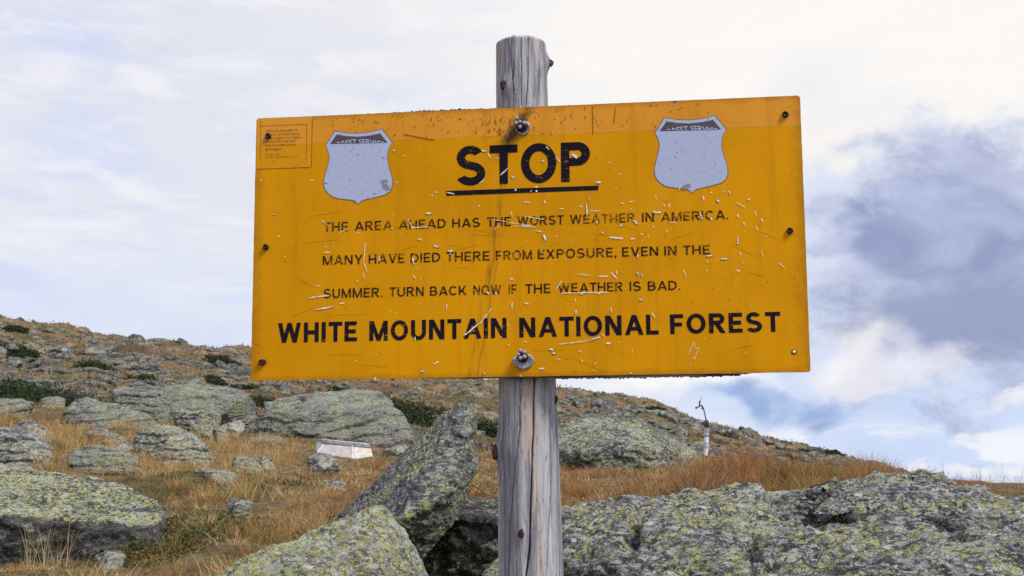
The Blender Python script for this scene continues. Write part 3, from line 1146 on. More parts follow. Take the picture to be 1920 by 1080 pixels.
strip(bm, (488.7, 236.5), (576, 233), 1.0, -.0006, 1)
strip(bm, (488.7, 222.5), (489, 304), .8, -.00065, 1)
strip(bm, (575.7, 233), (574.5, 301), .8, -.0007, 1)
strip(bm, (585.8, 220), (584, 313), 1.3, -.0006, 1)
strip(bm, (480.8, 317), (584, 313.4), 1.0, -.0006, 1)
NOT = [("THE WILLFUL DEFACEMENT OR", 498.5, 558, 247.5), ("REMOVAL OF FOREST SERVICE", 498.5, 563, 254.5), ("SIGNS IS SUBJECT TO CRIMINAL", 498, 566.5, 261.3),
       ("PROSECUTION WHICH MAY", 497.6, 555.5, 267.6), ("RESULT IN A FINE AND/OR", 497.5, 555, 274.3), ("IMPRISONMENT.", 497.3, 530, 282),
       ("18 USC 1361", 498.5, 526, 291.3), ("36 CFR 261.9 AND 261.10", 497.5, 557, 296)]
for i_, (tx, u0, u1, v0) in enumerate(NOT):
    vs, fs = text_mesh_data(tx, .004)
    a, b = np.array(B(u0, v0 + .6)), np.array(B(u1, v0 - (u1 - u0) * .035 + .6))
    H_ = (4.6 if i_ < 6 else 3.2) * PX
    ex = b - a; en = ex / np.linalg.norm(ex); ey = np.array([-en[1], en[0]])
    q = a + ((vs[:, 0] - vs[:, 0].min()) / np.ptp(vs[:, 0]))[:, None] * ex + (vs[:, 1] / .72 * H_)[:, None] * ey
    add_faces(bm, [(p[0], -.0006, p[1]) for p in q], fs, 1)
for f_ in bm.faces:
    f_.normal_update()
    if len(f_.verts) and f_.material_index == 1 and f_.normal.y > .9 and all(abs(v_.co.y + .0006) < 1e-6 for v_ in f_.verts):
        f_.normal_flip()
nt = onboard("notice_sticker", bm_mesh("notice_sticker", bm), [m_notice, m_print], panel)

# --- chips and scratches
Z1 = [(512,900,552,938,6),(630,985,680,958,8),(740,985,770,985,5),(1085,890,1120,960,6),(1105,950,1240,945,7),(1205,853,1248,853,20),(1575,435,1610,440,14),(1620,455,1635,485,10),(1700,600,1755,550,12),(1665,488,1690,488,6),(1775,610,1795,615,22),(1560,655,1600,625,8),(1345,715,1395,725,12),(1155,1020,1180,1035,10),(185,858,198,862,12),(100,640,112,630,8),(210,1005,230,1005,6),(1240,735,1252,735,8),(1260,710,1282,716,8),(1555,810,1568,795,8),(1770,840,1782,880,6),(1860,775,1900,785,8),(1620,890,1920,940,5),(1660,965,1690,935,6),(1800,690,1805,705,14),(1050,470,1070,472,7),(430,635,460,632,5),(980,860,1000,865,4),(990,430,1000,440,16),(1005,640,1020,655,6),(970,950,985,960,8),(800,1050,802,1065,6),(1790,940,1915,935,6)]
Z2 = [(215,460,240,490,10),(150,395,172,415,10),(320,440,350,470,20),(315,450,330,445,12),(120,485,140,490,12),(472,625,503,625,20),(410,760,415,840,12),(430,808,500,808,6),(240,795,265,792,8),(365,780,385,780,8),(10,750,50,755,8),(140,740,145,760,10),(680,750,715,745,8),(630,758,650,760,8),(855,705,858,735,8),(908,765,912,780,10),(940,760,942,795,7),(1160,710,1165,740,9),(1250,735,1262,752,20),(1325,680,1335,700,14),(1370,750,1430,785,7),(1445,735,1462,735,14),(1205,690,1218,690,8),(1290,650,1295,652,8),(1290,680,1300,682,10),(835,815,890,818,16),(1207,857,1223,863,20),(1140,820,1160,865,8),(945,883,985,883,8),(1380,830,1390,850,10),(1495,810,1500,840,8),(1535,855,1542,880,8),(1500,905,1510,935,8),(1420,880,1428,900,8),(630,890,635,910,16),(720,870,735,895,18),(690,860,750,890,5),(475,870,480,890,14),(515,940,516,955,18),(555,978,645,988,9),(690,988,720,988,9),(130,960,150,1000,14),(215,965,218,975,8),(10,840,135,865,7),(80,935,130,942,5),(0,908,80,912,6),(925,930,932,950,8),(755,957,775,957,6),(840,905,842,915,6),(1380,975,1385,1010,10),(1570,965,1572,975,6),(590,545,592,548,10),(620,570,628,574,10),(555,495,560,500,10),(597,660,603,668,10),(733,715,735,720,8),(85,680,95,680,18),(50,685,60,675,8),(185,305,200,308,14),(80,655,100,655,10),(355,708,360,708,6),(430,718,433,735,6),(805,968,810,975,10),(690,795,700,797,8),(1005,668,1012,668,14)]
Z3 = [(800,62,790,180,8),(790,180,812,248,8),(785,255,795,298,8),(745,310,750,315,14),(425,422,545,405,10),(520,410,560,405,14),(470,500,590,480,12),(630,460,662,455,10),(475,343,505,343,8),(1255,75,1295,82,14),(1350,108,1385,108,16),(1370,110,1365,135,8),(1115,150,1125,200,14),(1120,270,1135,292,10),(1145,225,1152,228,8),(895,145,898,180,10),(1170,290,1172,305,7),(1345,465,1342,500,10),(1780,450,1778,495,10),(1640,495,1575,580,9),(1575,580,1455,675,13),(1765,295,1790,295,10),(1870,460,1890,460,10),(1170,915,1195,903,14),(1255,865,1290,845,10),(1590,915,1600,930,20),(1750,590,1755,610,6),(1700,680,1710,682,8),(1130,680,1135,705,10),(860,958,875,960,16),(1835,935,1838,945,12),(1610,380,1625,395,14),(1665,385,1680,400,10),(1860,715,1880,715,8),(1000,520,1006,520,6),(525,118,570,118,8),(585,45,590,50,6),(212,10,230,12,6),(262,145,270,145,8),(92,312,98,314,8),(740,840,742,842,8),(965,512,972,515,6),(535,75,540,85,6),(740,600,745,605,8),(1150,30,1180,35,10),(870,800,885,805,5),(1750,735,1765,735,6)]
Z4 = [(560,15,645,22,8),(690,25,720,25,8),(140,0,150,40,14),(1380,45,1385,60,12),(1395,115,1402,130,10),(1410,165,1420,190,6),(1535,105,1545,140,7),(1180,138,1225,132,12),(1275,155,1320,155,14),(1185,165,1187,180,10),(1185,225,1187,238,8),(1375,228,1395,238,8),(1035,225,1048,270,8),(1650,185,1688,215,6),(355,255,435,262,8),(485,268,550,268,10),(565,240,610,285,8),(603,230,605,255,10),(735,238,745,262,16),(765,250,768,270,14),(250,295,215,355,7),(248,375,558,370,9),(370,380,390,380,14),(480,380,500,378,8),(340,410,340,430,8),(748,418,775,420,12),(343,485,343,510,16),(568,470,570,500,9),(830,500,852,535,8),(15,440,40,445,10),(230,705,430,680,6),(430,680,500,655,12),(537,700,566,695,22),(615,690,625,690,10),(172,735,198,740,18),(190,763,212,763,14),(365,745,378,755,8),(215,798,243,803,6),(380,800,385,820,8),(285,785,295,790,14),(465,820,468,835,8),(450,870,465,875,6),(105,860,140,860,10),(1065,770,1100,690,4),(1100,690,1110,735,4),(1110,735,1138,725,4),(1138,725,1105,790,4),(1100,790,1110,800,8),(1075,825,1080,835,8),(740,125,742,148,10),(800,160,806,160,8),(110,105,130,100,8),(275,155,280,160,8),(505,635,530,655,7),(1170,665,1173,667,8),(692,890,698,892,14)]


def fleck(bm, x, z, dx, dz, L, w_, y, jag=.55):
    n = max(3, min(9, int(L / w_ * 2) + 2))
    top, bot = [], []
    for i in range(n + 1):
        a = i / n
        k = (math.sin(math.pi * min(1, max(0, .08 + .84 * a)))) ** .6
        o1 = w_ / 2 * k * (1 + jag * random.uniform(-1, 1)); o2 = w_ / 2 * k * (1 + jag * random.uniform(-1, 1))
        s_ = (a - .5) * L
        top.append((x + dx * s_ - dz * o1, y, z + dz * s_ + dx * o1))
        bot.append((x + dx * s_ + dz * o2, y, z + dz * s_ - dx * o2))
    P_ = [bm.verts.new(p) for p in bot + top[::-1]]
    f_ = bm.faces.new(P_)
    f_.normal_update()
    if f_.normal.y > 0:
        f_.normal_flip()


bm = bmesh.new()
bd = bmesh.new()
k_ = 0
for lst, (ox, oy, sx_, sy_) in ((Z1, (460, 160, .28125, .28116)), (Z2, (980, 160, .29167, .29155)), (Z3, (460, 440, .28125, .28128)), (Z4, (980, 440, .29167, .29175))):
    for a0_, b0_, a1_, b1_, w_ in lst:
        p = np.array(B(ox + a0_ * sx_, oy + b0_ * sy_)); q = np.array(B(ox + a1_ * sx_, oy + b1_ * sy_))
        mid = (p + q) / 2; v_ = q - p; L = np.linalg.norm(v_) + 1e-6
        k_ += 1
        ww = w_ * sx_ * PX * .72
        LL = max(L, ww)
        d_ = v_ / L
        # a dull rim where the paint has lifted, then the bare spot
        if ww > .0026:
            fleck(bd, mid[0], mid[1], d_[0], d_[1], LL + .0012, ww + .0010, -.0009 - k_ * 1e-6)
        fleck(bm, mid[0], mid[1], d_[0], d_[1], LL, ww, -.0012 - k_ * 1e-6)
for k in range(70):                      # specks, thickest right of centre
    x = min(.58, max(-.58, random.gauss(.16, .26))); z = random.uniform(-.27, .15)
    a = random.choice((random.gauss(1.5, .3), random.uniform(0, 3.14)))
    w_ = random.uniform(.0004, .0011)
    fleck(bm, x, z, math.cos(a), math.sin(a), w_ * random.choice((1, 1.3, 2, 3, 6)), w_, -.0012 - k * 1e-7 - 5e-5)
sc_o = onboard("paint_chips", bm_mesh("paint_chips", bm), m_chip, panel)
for k in range(130):                      # dark nicks in the upper band
    x = random.uniform(-.45, .42); z = random.uniform(.237, .296)
    a = random.choice((random.gauss(.5, .25), random.gauss(1.5, .2), random.uniform(0, 3.1)))
    w_ = random.uniform(.0006, .0016)
    fleck(bd, x, z, math.cos(a), math.sin(a), random.uniform(.0015, .009), w_, -.0009 - k * 1e-7)
for k in range(120):
    x = random.uniform(-.6, .6); z = random.uniform(-.29, .23)
    a = random.uniform(0, 3.1)
    w_ = random.uniform(.0005, .0011)
    fleck(bd, x, z, math.cos(a), math.sin(a), random.uniform(.001, .006), w_, -.0009 - k * 1e-7 - 3e-5)
strip(bd, (757, 252), (815, 263), 1.4, -.0010, 0)
strip(bd, (1111, 200), (1112, 252), 1.0, -.0011, 0)
strip(bd, (1154, 201), (1151, 233), 1.0, -.0010, 0)
onboard("scuff_marks", bm_mesh("scuff_marks", bd), m_mark, panel)
bd = bmesh.new()
for k in range(26):                       # long faint scrapes
    u_ = random.uniform(520, 1450); v_ = random.uniform(380, 690)
    a = random.gauss(-.08, .35); L = random.uniform(.02, .10)
    x, z = B(u_, v_)
    fleck(bd, x, z, math.cos(a), math.sin(a), L, .0007, -.0004 - k * 1e-7, .6)
onboard("scrape_lines", bm_mesh("scrape_lines", bd), m_mark2, panel)


# --- screws
def lathe(bm, prof, nseg=20, mi=0):
    """prof (r, h): h points out of the board (-y)"""
    rings = []
    for r_, h_ in prof:
        rings.append([bm.verts.new((r_ * math.cos(2 * math.pi * j / nseg), -h_, r_ * math.sin(2 * math.pi * j / nseg))) for j in range(nseg)])
    for a, b in zip(rings[:-1], rings[1:]):
        for j in range(nseg):
            q = bm.faces.new((a[j], a[(j + 1) % nseg], b[(j + 1) % nseg], b[j]))
            q.material_index = mi
    bm.faces.new(rings[-1]).material_index = mi
    return rings


bm = bmesh.new()
lathe(bm, [(.0050, -.002), (.0076, .0008), (.0078, .0035), (.0066, .0066), (.0040, .0076), (.0036, .0058), (.0006, .0056)], 20)
bmesh.ops.recalc_face_normals(bm, faces=bm.faces)
screw_me = bm_mesh("screw", bm, True)
for i_, (u_, v_, mm) in enumerate([(503.5, 255.5, 0), (499, 463.5, 0), (491, 679.5, 1), (1472.5, 215, 0), (1481, 433, 0), (495.5, 678.5, 1)]):
    me = screw_me.copy()
    o = link("screw", me, m_rustscrew if mm else m_blackscrew, sign)
    x, z = B(u_, v_)
    k = .72 if i_ == 5 else .92
    o.matrix_local = BML @ Matrix.Translation((x, -.0002, z)) @ Matrix.Rotation(i_ * 1.1, 4, 'Y') @ Matrix.Diagonal((k, 1, k, 1))
    if mm:
        o['label'] = "rusty brown screw at the lower left corner"
# empty hole near the lower right corner, pale ply showing in it
bm = bmesh.new()
lathe(bm, [(.0058, .0001), (.0054, .0010), (.0046, .0004), (.0040, .0002)], 18)
x, z = B(1489, 659.5)
o = link("screw_hole", bm_mesh("screw_hole", bm, True), m_mark, sign)
o.matrix_local = BML @ Matrix.Translation((x, -.0003, z))
bm = bmesh.new()
lathe(bm, [(.0036, .0001), (.0034, .0011), (.001, .0012)], 14)
o2 = link("hole_plug", bm_mesh("hole_plug", bm, True), m_chip, o)


# --- two bolts with knobbed heads on big washers
def make_bolt(base, washer, wr, knobs, kr, br, label):
    bx, bz = B(*base, .009)
    bm = bmesh.new()
    lathe(bm, [(br * 1.05, .0), (br, .010), (br * .85, .020), (br * .3, .022)], 22)
    bmesh.ops.recalc_face_normals(bm, faces=bm.faces)
    o = link("bolt", bm_mesh("bolt", bm, True), m_blackscrew, sign)
    o.matrix_local = BML @ Matrix.Translation((bx, -.001, bz))
    o['label'] = label
    bm = bmesh.new()
    lathe(bm, [(.55, 1.2), (.75, 1.6), (.95, 2.2), (1.0, 1.6), (.98, .4)][::-1], 34)
    for v_ in bm.verts:
        b_ = math.atan2(v_.co.z, v_.co.x)
        k = 1 + .03 * math.sin(3 * b_) + .02 * math.sin(7 * b_ + 1)
        v_.co.x *= wr[0] * k; v_.co.z *= wr[1] * k; v_.co.y *= .0022 * (1 + .25 * math.sin(2 * b_ + 1))
    bmesh.ops.recalc_face_normals(bm, faces=bm.faces)
    w_ = link("washer", bm_mesh("washer", bm, True), m_bolt, o)
    wx, wz = B(*washer)
    w_.location = (wx - bx, .001, wz - bz)
    for k, (u_, v_) in enumerate(knobs):
        bm = bmesh.new()
        bmesh.ops.create_uvsphere(bm, u_segments=16, v_segments=10, radius=kr * (1 + .08 * math.sin(k * 2.3)))
        for v2 in bm.verts:
            v2.co.y *= 1.25
        q = link("knob", bm_mesh("knob", bm, True), m_bolt, o)
        kx_, kz_ = B(u_, v_, .018)
        q.location = (kx_ - bx, -.0195, kz_ - bz - .0)
    return o


make_bolt((980, 670), (981.8, 677.5), (20.3 * PX, 14.5 * PX), [(976, 657.8), (983.6, 660.6), (972.5, 664.4), (983.6, 669.2), (976.4, 671.7)], .0047, 10.0 * PX,
          "lower bolt on a clean silver washer")
make_bolt((977.4, 236), (980.5, 240.5), (14.5 * PX, 14 * PX), [(969.3, 222.2), (968.2, 231.6), (975, 229.2), (983.3, 231.4), (975.5, 238.8)], .0046, 11.0 * PX,
          "upper bolt in a smear of dark grime")

# ------------------------------------------------------------------ rocks
def rock_mat(name, dark=(.06, .06, .068), mid=(.25, .25, .26), light=(.50, .50, .51), yel=.4, pale=.5, white=.2, black=.35,
             foil=(0, 0, 0), k=4.0, sc=1.0, ycol=(.54, .56, .19), pcol=(.60, .62, .49), bmp=1.0, top=0.0):
    m_, t = mat(name)
    co = t.co('Object')
    fo = t.mapping(co, rot=foil, scale=(1, 1, k))
    an1 = t.noise(fo, 5 * sc, 7, .62, .3)
    an2 = t.noise(fo, 26 * sc, 5, .65, .2)
    fine = t.noise(co, 150 * sc, 5, .72)
    patch = t.noise(co, 3.1 * sc, 4, .6)
    patch2 = t.noise(t.mapping(co, loc=(5, 9, 2)), 4.2 * sc, 4, .6)
    c = t.mix(t.ss(an1, .40, .56), dark, mid)
    c = t.mix(t.ss(an2, .46, .64), c, light)
    # pale grey-green crust
    l1 = t.noise(t.mapping(co, rot=foil, scale=(1, 1, 1 + (k - 1) * .35)), 24 * sc, 8, .72, .3)
    lp = t.m('MULTIPLY_ADD', t.m('SUBTRACT', patch, .5), .95, l1)
    th = .66 - .26 * pale
    pm_ = t.m('MULTIPLY', t.ss(lp, th, th + .03), .9)
    if top:
        nz = t.sep(t.n.new('ShaderNodeNewGeometry').outputs['Normal'])[2]
        pm_ = t.m('MULTIPLY', pm_, t.m('MULTIPLY_ADD', t.ss(nz, top - .45, top), .8, .2))
    c = t.mix(pm_, c, t.mix(t.ss(fine, .38, .62), tuple(x * .55 for x in pcol), pcol))
    # map lichen: crisp little islands with black seams
    wob = t.vm('ADD', co, t.vm('MULTIPLY', t.vm('SUBTRACT', t.noisec(co, 60 * sc, 3), (.5, .5, .5)), (.035 / sc, .035 / sc, .035 / sc)))
    vo = t.vor(wob, 52 * sc)
    isl = t.ss(vo['Distance'], .62, .50)
    rndc = t.sep(vo['Color'])
    yth = .72 - .42 * yel
    ymask = t.ss(t.m('ADD', t.m('MULTIPLY_ADD', t.m('SUBTRACT', rndc[0], .5), .22, patch2), t.m('MULTIPLY', t.m('SUBTRACT', fine, .5), .35)), yth, yth + .05)
    if top:
        nz = t.sep(t.n.new('ShaderNodeNewGeometry').outputs['Normal'])[2]
        ymask = t.m('MULTIPLY', ymask, t.ss(nz, top - .45, top))
    ym = t.m('MULTIPLY', t.m('MULTIPLY', ymask, isl), t.ss(fine, .36, .46))
    c = t.mix(t.m('MULTIPLY', t.m('MULTIPLY', ymask, t.ss(fine, .55, .40)), .55), c, (.03, .03, .03))
    yc = t.mix(t.ss(rndc[1], .2, .8), tuple(x * .62 for x in ycol), ycol)
    yc = t.mix(t.ss(rndc[2], .55, .9), yc, pcol)
    c = t.mix(t.m('MULTIPLY', ym, .92), c, yc)
    # round grey rosettes
    ro = t.vor(t.mapping(wob, loc=(3, 7, 1)), 15 * sc)
    rr_ = t.sep(ro['Color'])
    rad_ = t.m('MULTIPLY_ADD', t.m('SUBTRACT', fine, .5), .38, ro['Distance'])
    disc = t.m('MULTIPLY', t.ss(rad_, .40, .33), t.ss(rr_[0], .62, .66))
    ring = t.m('MULTIPLY', t.ss(rad_, .20, .30), t.m('MULTIPLY_ADD', rr_[1], .35, .55))
    c = t.mix(t.m('MULTIPLY', disc, t.m('MULTIPLY_ADD', ring, .6, .25)), c, t.mix(rr_[2], (.34, .36, .34), (.58, .60, .55)))
    # white crust and quartz
    w1 = t.noise(fo, 15 * sc, 7, .72, .4)
    wth = .70 - .21 * white
    c = t.mix(t.m('MULTIPLY', t.ss(w1, wth, wth + .03), .9), c, t.mix(t.ss(fine, .4, .6), (.50, .51, .54), (.80, .80, .81)))
    # black lichen and weathered seams
    b1 = t.noise(t.mapping(co, loc=(2, 4, 8)), 38 * sc, 7, .72, .3)
    bth = .71 - .22 * black
    b1 = t.m('MULTIPLY_ADD', t.m('SUBTRACT', patch2, .5), -.35, b1)
    c = t.mix(t.m('MULTIPLY', t.ss(b1, bth, bth + .04), .88), c, (.020, .020, .024))
    b2 = t.noise(t.mapping(fo, loc=(4, 4, 1)), 15 * sc, 6, .62, .5)
    c = t.mix(t.m('MULTIPLY', t.ss(t.m('ABSOLUTE', t.m('SUBTRACT', b2, .5)), .022, .006), .8), c, (.022, .022, .024))
    sp2 = t.noise(co, 330 * sc, 4, .75)
    c = t.mix(t.m('MULTIPLY', t.ss(sp2, .46, .38), .42), c, (.06, .06, .062))
    c = t.mix(t.m('MULTIPLY', t.ss(sp2, .55, .66), .45), c, (.66, .66, .60))
    hgt = t.m('ADD', t.m('ADD', t.m('MULTIPLY', an1, 1.6), t.m('MULTIPLY', an2, .8)), t.m('ADD', t.m('MULTIPLY', fine, .55), t.m('MULTIPLY', l1, .9)))
    t.pbsdf(c, .92, t.bump(hgt, .95, .028 * bmp / sc), .15)
    return m_


R_ = math.radians
RM = {
    'slab': rock_mat("slab schist with streaked map lichen", yel=.52, pale=.45, white=.12, black=.32, foil=(R_(20), R_(52), 0), k=3.6, light=(.42, .43, .45), mid=(.15, .15, .17)),
    'point': rock_mat("boulder crusted in yellow green lichen", yel=.80, pale=.72, white=.50, black=.36, foil=(0, R_(20), 0), k=1.6),
    'outcrop': rock_mat("knobbly outcrop schist", yel=.55, pale=.40, white=.62, black=.56, foil=(R_(12), R_(-14), 0), k=2.6, light=(.48, .49, .53), mid=(.125, .125, .142), dark=(.035, .035, .04)),
    'block': rock_mat("lichened block with shade in its greys", yel=.40, pale=.30, white=.05, black=.55, foil=(0, 0, 0), k=2, mid=(.07, .07, .072), light=(.15, .15, .15), dark=(.025, .025, .027)),  # greys hold the deep shade on this block, along with its black lichen
    'left': rock_mat("flat boulder with map lichen on its top", yel=.80, pale=.62, white=.18, black=.46, foil=(R_(8), 0, 0), k=1.8, top=.62, mid=(.07, .07, .08), light=(.17, .17, .195), dark=(.03, .03, .035), ycol=(.58, .61, .22)),
    'pale': rock_mat("pale lichened boulder", yel=.55, pale=.62, white=.55, black=.34, foil=(R_(10), R_(12), 0), k=2.4, sc=.8),
    'layer': rock_mat("layered ledge schist", yel=.36, pale=.58, white=.30, black=.42, foil=(R_(6), R_(-7), 0), k=7.0, sc=.62, pcol=(.50, .52, .40), dark=(.045, .045, .048), mid=(.20, .205, .185)),
    'dome': rock_mat("domed boulder speckled with lichen", yel=.58, pale=.44, white=.18, black=.54, foil=(0, R_(10), 0), k=1.5, sc=.60, ycol=(.45, .49, .19), mid=(.12, .12, .125), dark=(.03, .03, .033), light=(.36, .36, .37)),
    'grey': rock_mat("plain grey stone", yel=.22, pale=.45, white=.20, black=.30, foil=(R_(10), R_(-10), 0), k=2.2, sc=.9, mid=(.19, .185, .185)),
    'hill': rock_mat("hillside stone", yel=.20, pale=.52, white=.10, black=.52, foil=(0, R_(8), 0), k=2.2, sc=.30, pcol=(.36, .37, .285), dark=(.03, .03, .033), mid=(.14, .14, .135), light=(.28, .28, .265)),
    'hilldark': rock_mat("dark hillside stone", yel=.10, pale=.22, white=.05, black=.45, foil=(0, R_(8), 0), k=2.2, sc=.30, mid=(.085, .085, .09), light=(.15, .15, .15)),
}


def hull_bm(pts):
    bm = bmesh.new()
    vs = [bm.verts.new(tuple(map(float, p))) for p in pts]
    r = bmesh.ops.convex_hull(bm, input=vs)
    bmesh.ops.delete(bm, geom=[v_ for v_ in bm.verts if not v_.link_faces], context='VERTS')
    bmesh.ops.recalc_face_normals(bm, faces=bm.faces)
    return bm


def remeshed(bms, vox, sm):
    """voxel union of the hulls, edges softened: vertex and face arrays"""
    me = bpy.data.meshes.new("rock")
    bm = bmesh.new()
    for b_ in bms:
        tmp = bpy.data.meshes.new("rock")
        b_.to_mesh(tmp); b_.free()
        bm.from_mesh(tmp)
        bpy.data.meshes.remove(tmp)
    bm.to_mesh(me); bm.free()
    o = bpy.data.objects.new("rock", me)
    COL.objects.link(o)
    md = o.modifiers.new("r", 'REMESH'); md.mode = 'VOXEL'; md.voxel_size = vox
    if sm:
        ms = o.modifiers.new("s", 'SMOOTH'); ms.factor = .5; ms.iterations = sm
    dg = C.evaluated_depsgraph_get()
    out = bpy.data.meshes.new_from_object(o.evaluated_get(dg))
    bpy.data.objects.remove(o); bpy.data.meshes.remove(me)
    n = len(out.vertices)
    V_ = np.empty(n * 3, np.float32); out.vertices.foreach_get('co', V_)
    N_ = np.empty(n * 3, np.float32); out.vertices.foreach_get('normal', N_)
    F_ = np.empty(len(out.loops), np.int32); out.loops.foreach_get('vertex_index', F_)
    bpy.data.meshes.remove(out)
    return V_.reshape(-1, 3).astype(float), N_.reshape(-1, 3).astype(float), F_.reshape(-1, 4)


def vnormals(V_, F_):
    a = V_[F_[:, 2]] - V_[F_[:, 0]]; b = V_[F_[:, 3]] - V_[F_[:, 1]]
    fn = np.cross(a, b)
    N_ = np.zeros_like(V_)
    for k in range(4):
        np.add.at(N_, F_[:, k], fn)
    return N_ / (np.linalg.norm(N_, axis=1)[:, None] + 1e-12)


def euler_m(r):
    return np.array(Matrix.Rotation(r[2], 3, 'Z') @ Matrix.Rotation(r[1], 3, 'Y') @ Matrix.Rotation(r[0], 3, 'X'))


def weather(V_, F_, N_, size, rough=1.0, foil=(0, 0, 0), k=3.0, ledge=None, seed=0, cracks=None):
    """relief: broad lumps, foliation, ledges, chips and pits"""
    Q = (V_ @ euler_m(foil)) * np.array([1, 1, k])
    d1 = .032 * size * fbm(V_ / (size * .42), 3, seed) * rough
    V_ = V_ + N_ * d1[:, None]
    N_ = vnormals(V_, F_)
    d2 = .016 * size ** .6 * (ridged(Q / .17 / size ** .5, 4, seed + 5) - .6) * rough
    d2 += .010 * size ** .4 * fbm(Q / .06, 4, seed + 11) * rough
    d2 += .0045 * size ** .3 * ridged(Q / .035, 3, seed + 15)
    if ledge:
        sp, amp = ledge
        q = (V_ @ euler_m(foil))[:, 2] / sp + .55 * fbm(V_ / (sp * 5), 3, seed + 20)
        fr = q - np.floor(q)
        hsh = pn(np.stack([np.floor(q) * 7.31, 0 * q, 0 * q], -1) + V_ / (sp * 9), seed + 22)
        d2 += amp * (sstep(fr, 0, .12) * (1 - fr) * 1.2 - .4) * (.55 + hsh)
        d2 -= amp * .9 * np.exp(-(np.minimum(fr, 1 - fr) / .05) ** 2) * (hsh > -.15)
    if cracks:
        for P_, w_, dp in cracks:
            P_ = np.array(P_)
            best = np.full(len(V_), 9.)
            wv = V_[:, :2] + .02 * np.stack([pn(V_ * 9, 31), pn(V_ * 9, 32)], -1)
            for a, b in zip(P_[:-1, :2], P_[1:, :2]):
                ab = b - a
                tt = np.clip(((wv - a) @ ab) / (ab @ ab), 0, 1)
                best = np.minimum(best, np.linalg.norm(wv - a - tt[:, None] * ab, axis=1))
            d2 -= dp * np.exp(-(best / w_) ** 2)
    return V_ + N_ * d2[:, None]


def facet(V_, n, seed, q0=.88, q1=.975):
    """split faces: flat planes broken off the stone"""
    r_ = np.random.default_rng(seed + 4000)
    for _ in range(n):
        a = r_.normal(size=3) * np.array([1, 1, .8]); a[1] -= .35; a[2] += .25
        a /= np.linalg.norm(a)
        s_ = V_ @ a
        V_ = V_ - np.maximum(s_ - np.quantile(s_, r_.uniform(q0, q1)), 0)[:, None] * a * .93
    return V_


def rock(name, label, hulls, vox, mtl, size=None, sm=2, rough=.8, foil=(0, 0, 0), k=3.0, ledge=None, seed=0, group=None, cat="rock", cracks=None, fac=0):
    V_, N_, F_ = remeshed([hull_bm(h) for h in hulls], vox, sm)
    if fac:
        V_ = facet(V_, fac, seed); N_ = vnormals(V_, F_)
    allp = np.concatenate([np.array(h) for h in hulls])
    if size is None:
        size = float(np.ptp(allp[:, 0]) + np.ptp(allp[:, 2])) / 2
    V_ = weather(V_, F_, N_, size, rough, foil, k, ledge, seed, cracks)
    org = np.array([allp[:, 0].mean(), allp[:, 1].mean(), allp[:, 2].min() + .1 * np.ptp(allp[:, 2])])
    o = link(name, npmesh(name, V_ - org, F_, True), RM[mtl] if isinstance(mtl, str) else mtl)
    o.location = org
    tag(o, label, cat, group)
    return o


def A(*rows):
    return [W(*r) for r in rows]


def down(pts, z):
    """the same points carried straight down to height z"""
    return [np.array([p[0], p[1], z]) for p in pts]


# the leaning slab beside the post
slab_body = A((640, 968, 4.95), (690, 928, 4.95), (740, 878, 4.92), (790, 822, 4.88), (838, 774, 4.86), (858, 770, 4.72), (872, 812, 4.62),
              (858, 862, 4.50), (848, 918, 4.42), (806, 948, 4.36), (752, 978, 4.32), (700, 1004, 4.45), (660, 1012, 4.7),
              (892, 852, 4.74), (890, 878, 4.74), (878, 908, 4.72), (862, 940, 4.68), (842, 985, 4.62), (818, 1015, 4.58), (790, 1046, 4.52), (768, 1050, 4.62),
              (860, 840, 5.06), (790, 900, 5.22), (710, 980, 5.20), (800, 990, 5.02))
slab_head = A((846, 772, 4.80), (862, 758, 4.74), (884, 757, 4.72), (891, 772, 4.72), (892, 790, 4.72), (887, 812, 4.70), (872, 818, 4.58), (852, 812, 4.60),
              (830, 800, 4.80), (862, 764, 4.95), (888, 800, 4.95), (860, 850, 4.70))
rock("leaning_slab", "tall dark grey slab leaning to the right just left of the sign post, streaked with lichen", [slab_body, slab_head], .0062, 'slab', 1.0, 1, .28, (R_(20), R_(52), 0), 3.6,
     (.06, .004), 2)

# pointed boulder in front of it
pr = A((716, 951, 3.95), (700, 955, 3.90), (640, 974, 3.86), (562, 1008, 3.78), (480, 1046, 3.70), (380, 1098, 3.6), (290, 1165, 3.5),
       (744, 985, 3.92), (770, 1028, 3.88), (800, 1082, 3.80), (836, 1170, 3.7), (715, 1010, 3.74), (560, 1170, 3.36), (700, 1170, 3.40),
       (712, 985, 4.3), (600, 1040, 4.4), (780, 1100, 4.2), (420, 1130, 4.2))
rock("pointed_boulder", "low pointed boulder crusted with yellow green lichen in front of the leaning slab", [pr + down(pr[-6:], .7)], .0062, 'point', .9, 3, .50, (0, R_(20), 0), 1.6, None, 3)

# shadowed block behind the post
blk = A((792, 958, 5.1), (840, 947, 5.35), (935, 943, 5.4), (1015, 946, 5.4), (806, 968, 4.82), (850, 966, 4.72), (940, 978, 4.62), (1015, 984, 4.6),
        (800, 1090, 4.85), (860, 1110, 4.72), (1015, 1120, 4.6))
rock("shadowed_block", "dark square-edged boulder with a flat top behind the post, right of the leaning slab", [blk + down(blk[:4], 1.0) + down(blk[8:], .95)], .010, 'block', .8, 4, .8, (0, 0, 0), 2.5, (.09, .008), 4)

# little stone peeping out at the lower left of the post
lp = A((905, 1085, 3.35), (918, 1066, 3.4), (935, 1050, 3.45), (965, 1040, 3.5), (1000, 1060, 3.45), (1010, 1100, 3.3), (930, 1120, 3.2), (960, 1060, 3.8), (920, 1090, 3.7))
rock("small_boulder", "small lichened boulder half hidden by the foot of the sign post", [lp + down(lp[-4:], .9)], .008, 'point', .4, 4, .8, seed=6)

